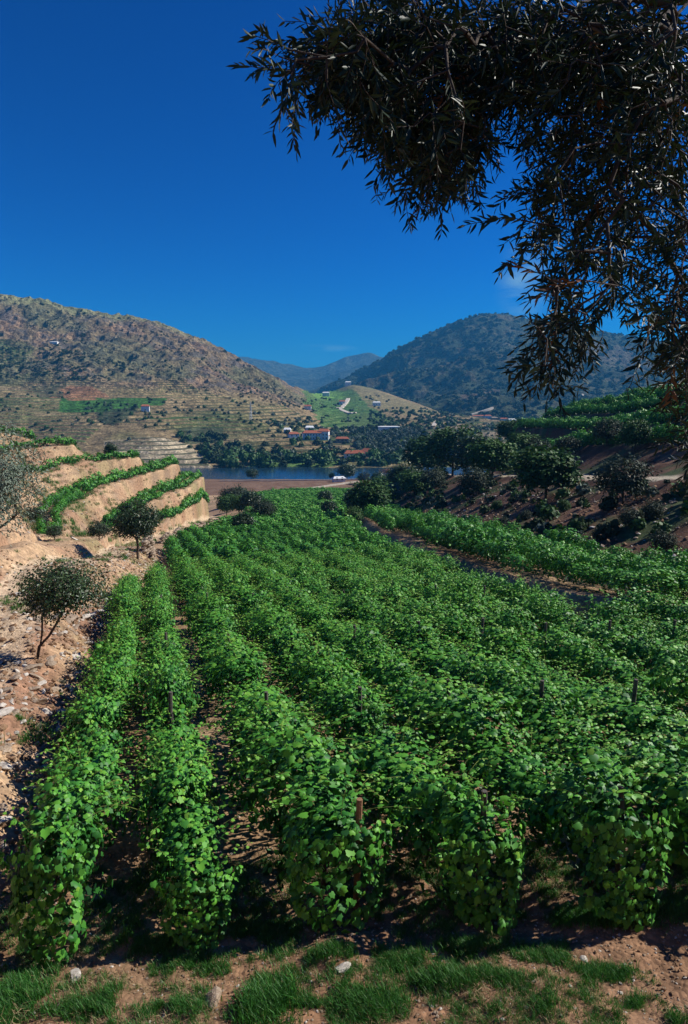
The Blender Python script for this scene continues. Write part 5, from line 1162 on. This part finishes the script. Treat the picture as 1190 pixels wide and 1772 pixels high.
# trees on the ridges
for k, (px, row) in enumerate([(5, 513), (22, 515), (38, 519), (63, 524), (74, 526), (146, 541), (158, 544), (206, 549), (222, 551), (228, 552), (340, 588), (388, 608), (412, 622), (446, 640), (430, 633)]):
    p = sheet_z(G1, px, row+2); s = r9.uniform(4, 7); o = ob('tree', fb[k % 4], loc=p-np.array([0, 0, 1.]), scale=s); tag(o, 'small dark tree standing on the skyline of the left hill, %s from the left' % ordinal(k+1), 'tree', 'trees on the skyline of the left hill')
Gm = G2.reshape(-1, 3); k2 = r9.choice(np.arange(int(len(Gm)*.96)), 6000, replace=False); P_ = Gm[k2]; s_ = r9.uniform(5, 14, len(P_)); P_ = P_-np.array([0, 0, 1.5])
inst('mountain_scrub', P_, np.stack([0*s_, 0*s_, r9.uniform(0, 6, len(s_))], 1), s_, r9.integers(0, 4, len(s_)), fb[:4], kind='stuff', label='dark trees and scrub covering the high mountain on the right', category='scrub')

y = rng.uniform(30, 190, 420); x = np.interp(y, _yt, _XT[names.index('BS')])+rng.uniform(.3, 13, 420); k_ = fbm(x, y, 4, 3, 88) > -.15; x = x[k_]; y = y[k_]; n = len(x); s_ = rng.uniform(.5, 1.7, n)
inst('slope_scrub', np.stack([x, y, ground(x, y)-.1*s_], 1), np.stack([0*x, 0*x, rng.uniform(0, 6, n)], 1), s_, rng.choice([0, 1, 2, 3, 4, 5, 7], n), fb, kind='stuff', label='low dark scrub covering the shaded right slope', category='scrub')
# cypresses on the terrace edge
def cypress():
    r = np.random.default_rng(5); n = 500; z = r.random(n); a_ = r.uniform(0, 6.28, n); rad = .38*np.sin(np.pi*np.clip(z*.9+.08, 0, 1))**.7*r.uniform(.7, 1.05, n)
    pos = np.stack([np.cos(a_)*rad, np.sin(a_)*rad, .2+z*4.4], 1); nr = np.stack([np.cos(a_), np.sin(a_), .2+0*a_], 1)+r.normal(0, .3, (n, 3))
    V, Fc, tt = stamp(LANCE, LANCEF, pos, frames(nr, np.tile([0, 0, 1.], (n, 1))+r.normal(0, .2, (n, 3))), .35, np.clip(r.normal(.3, .2, n), 0, 1), np.tile([.5, 1, 1], (n, 1)))
    V2, F2 = polytube([(0, 0, -.3), (0, 0, 1), (0, 0, 3)], [.1, .08, .03], 6)
    return mesh_py('trunk', V2, F2, M_bark), mesh_np('crown', V, Fc, M_almond, attrs={'tint': tt})
cy = cypress()
for px, row, y, lab in ((944, 728, 192, 'slim dark cypress at the left end of the middle right terrace'), (992, 714, 198, 'slim dark cypress standing higher up behind the right terraces')):
    p = at(px, row, y); plant('cypress_tree', cy, (float(p[0]), y, gz(float(p[0]), y)), 0, .9, lab, 'tree')

# ------------------------------------------------------------------ haze
def haze():
    m, n, l, out = mat_base('haze'); pv = N(n, 'ShaderNodeVolumePrincipled'); pv.inputs['Color'].default_value = (.09, .50, 1, 1); pv.inputs['Density'].default_value = .00013
    pv.inputs['Anisotropy'].default_value = .0; l.new(pv.outputs[0], out.inputs['Volume'])
    me = boxm('haze', 12000, 9000, 480, m, -140, 0, 3000); o = ob('haze', me, kind='stuff', label='thin blue summer haze filling the valley', category='haze')
haze()
print('objects', len(bpy.data.objects), 'vines', len(vines), 'rest', len(rest))
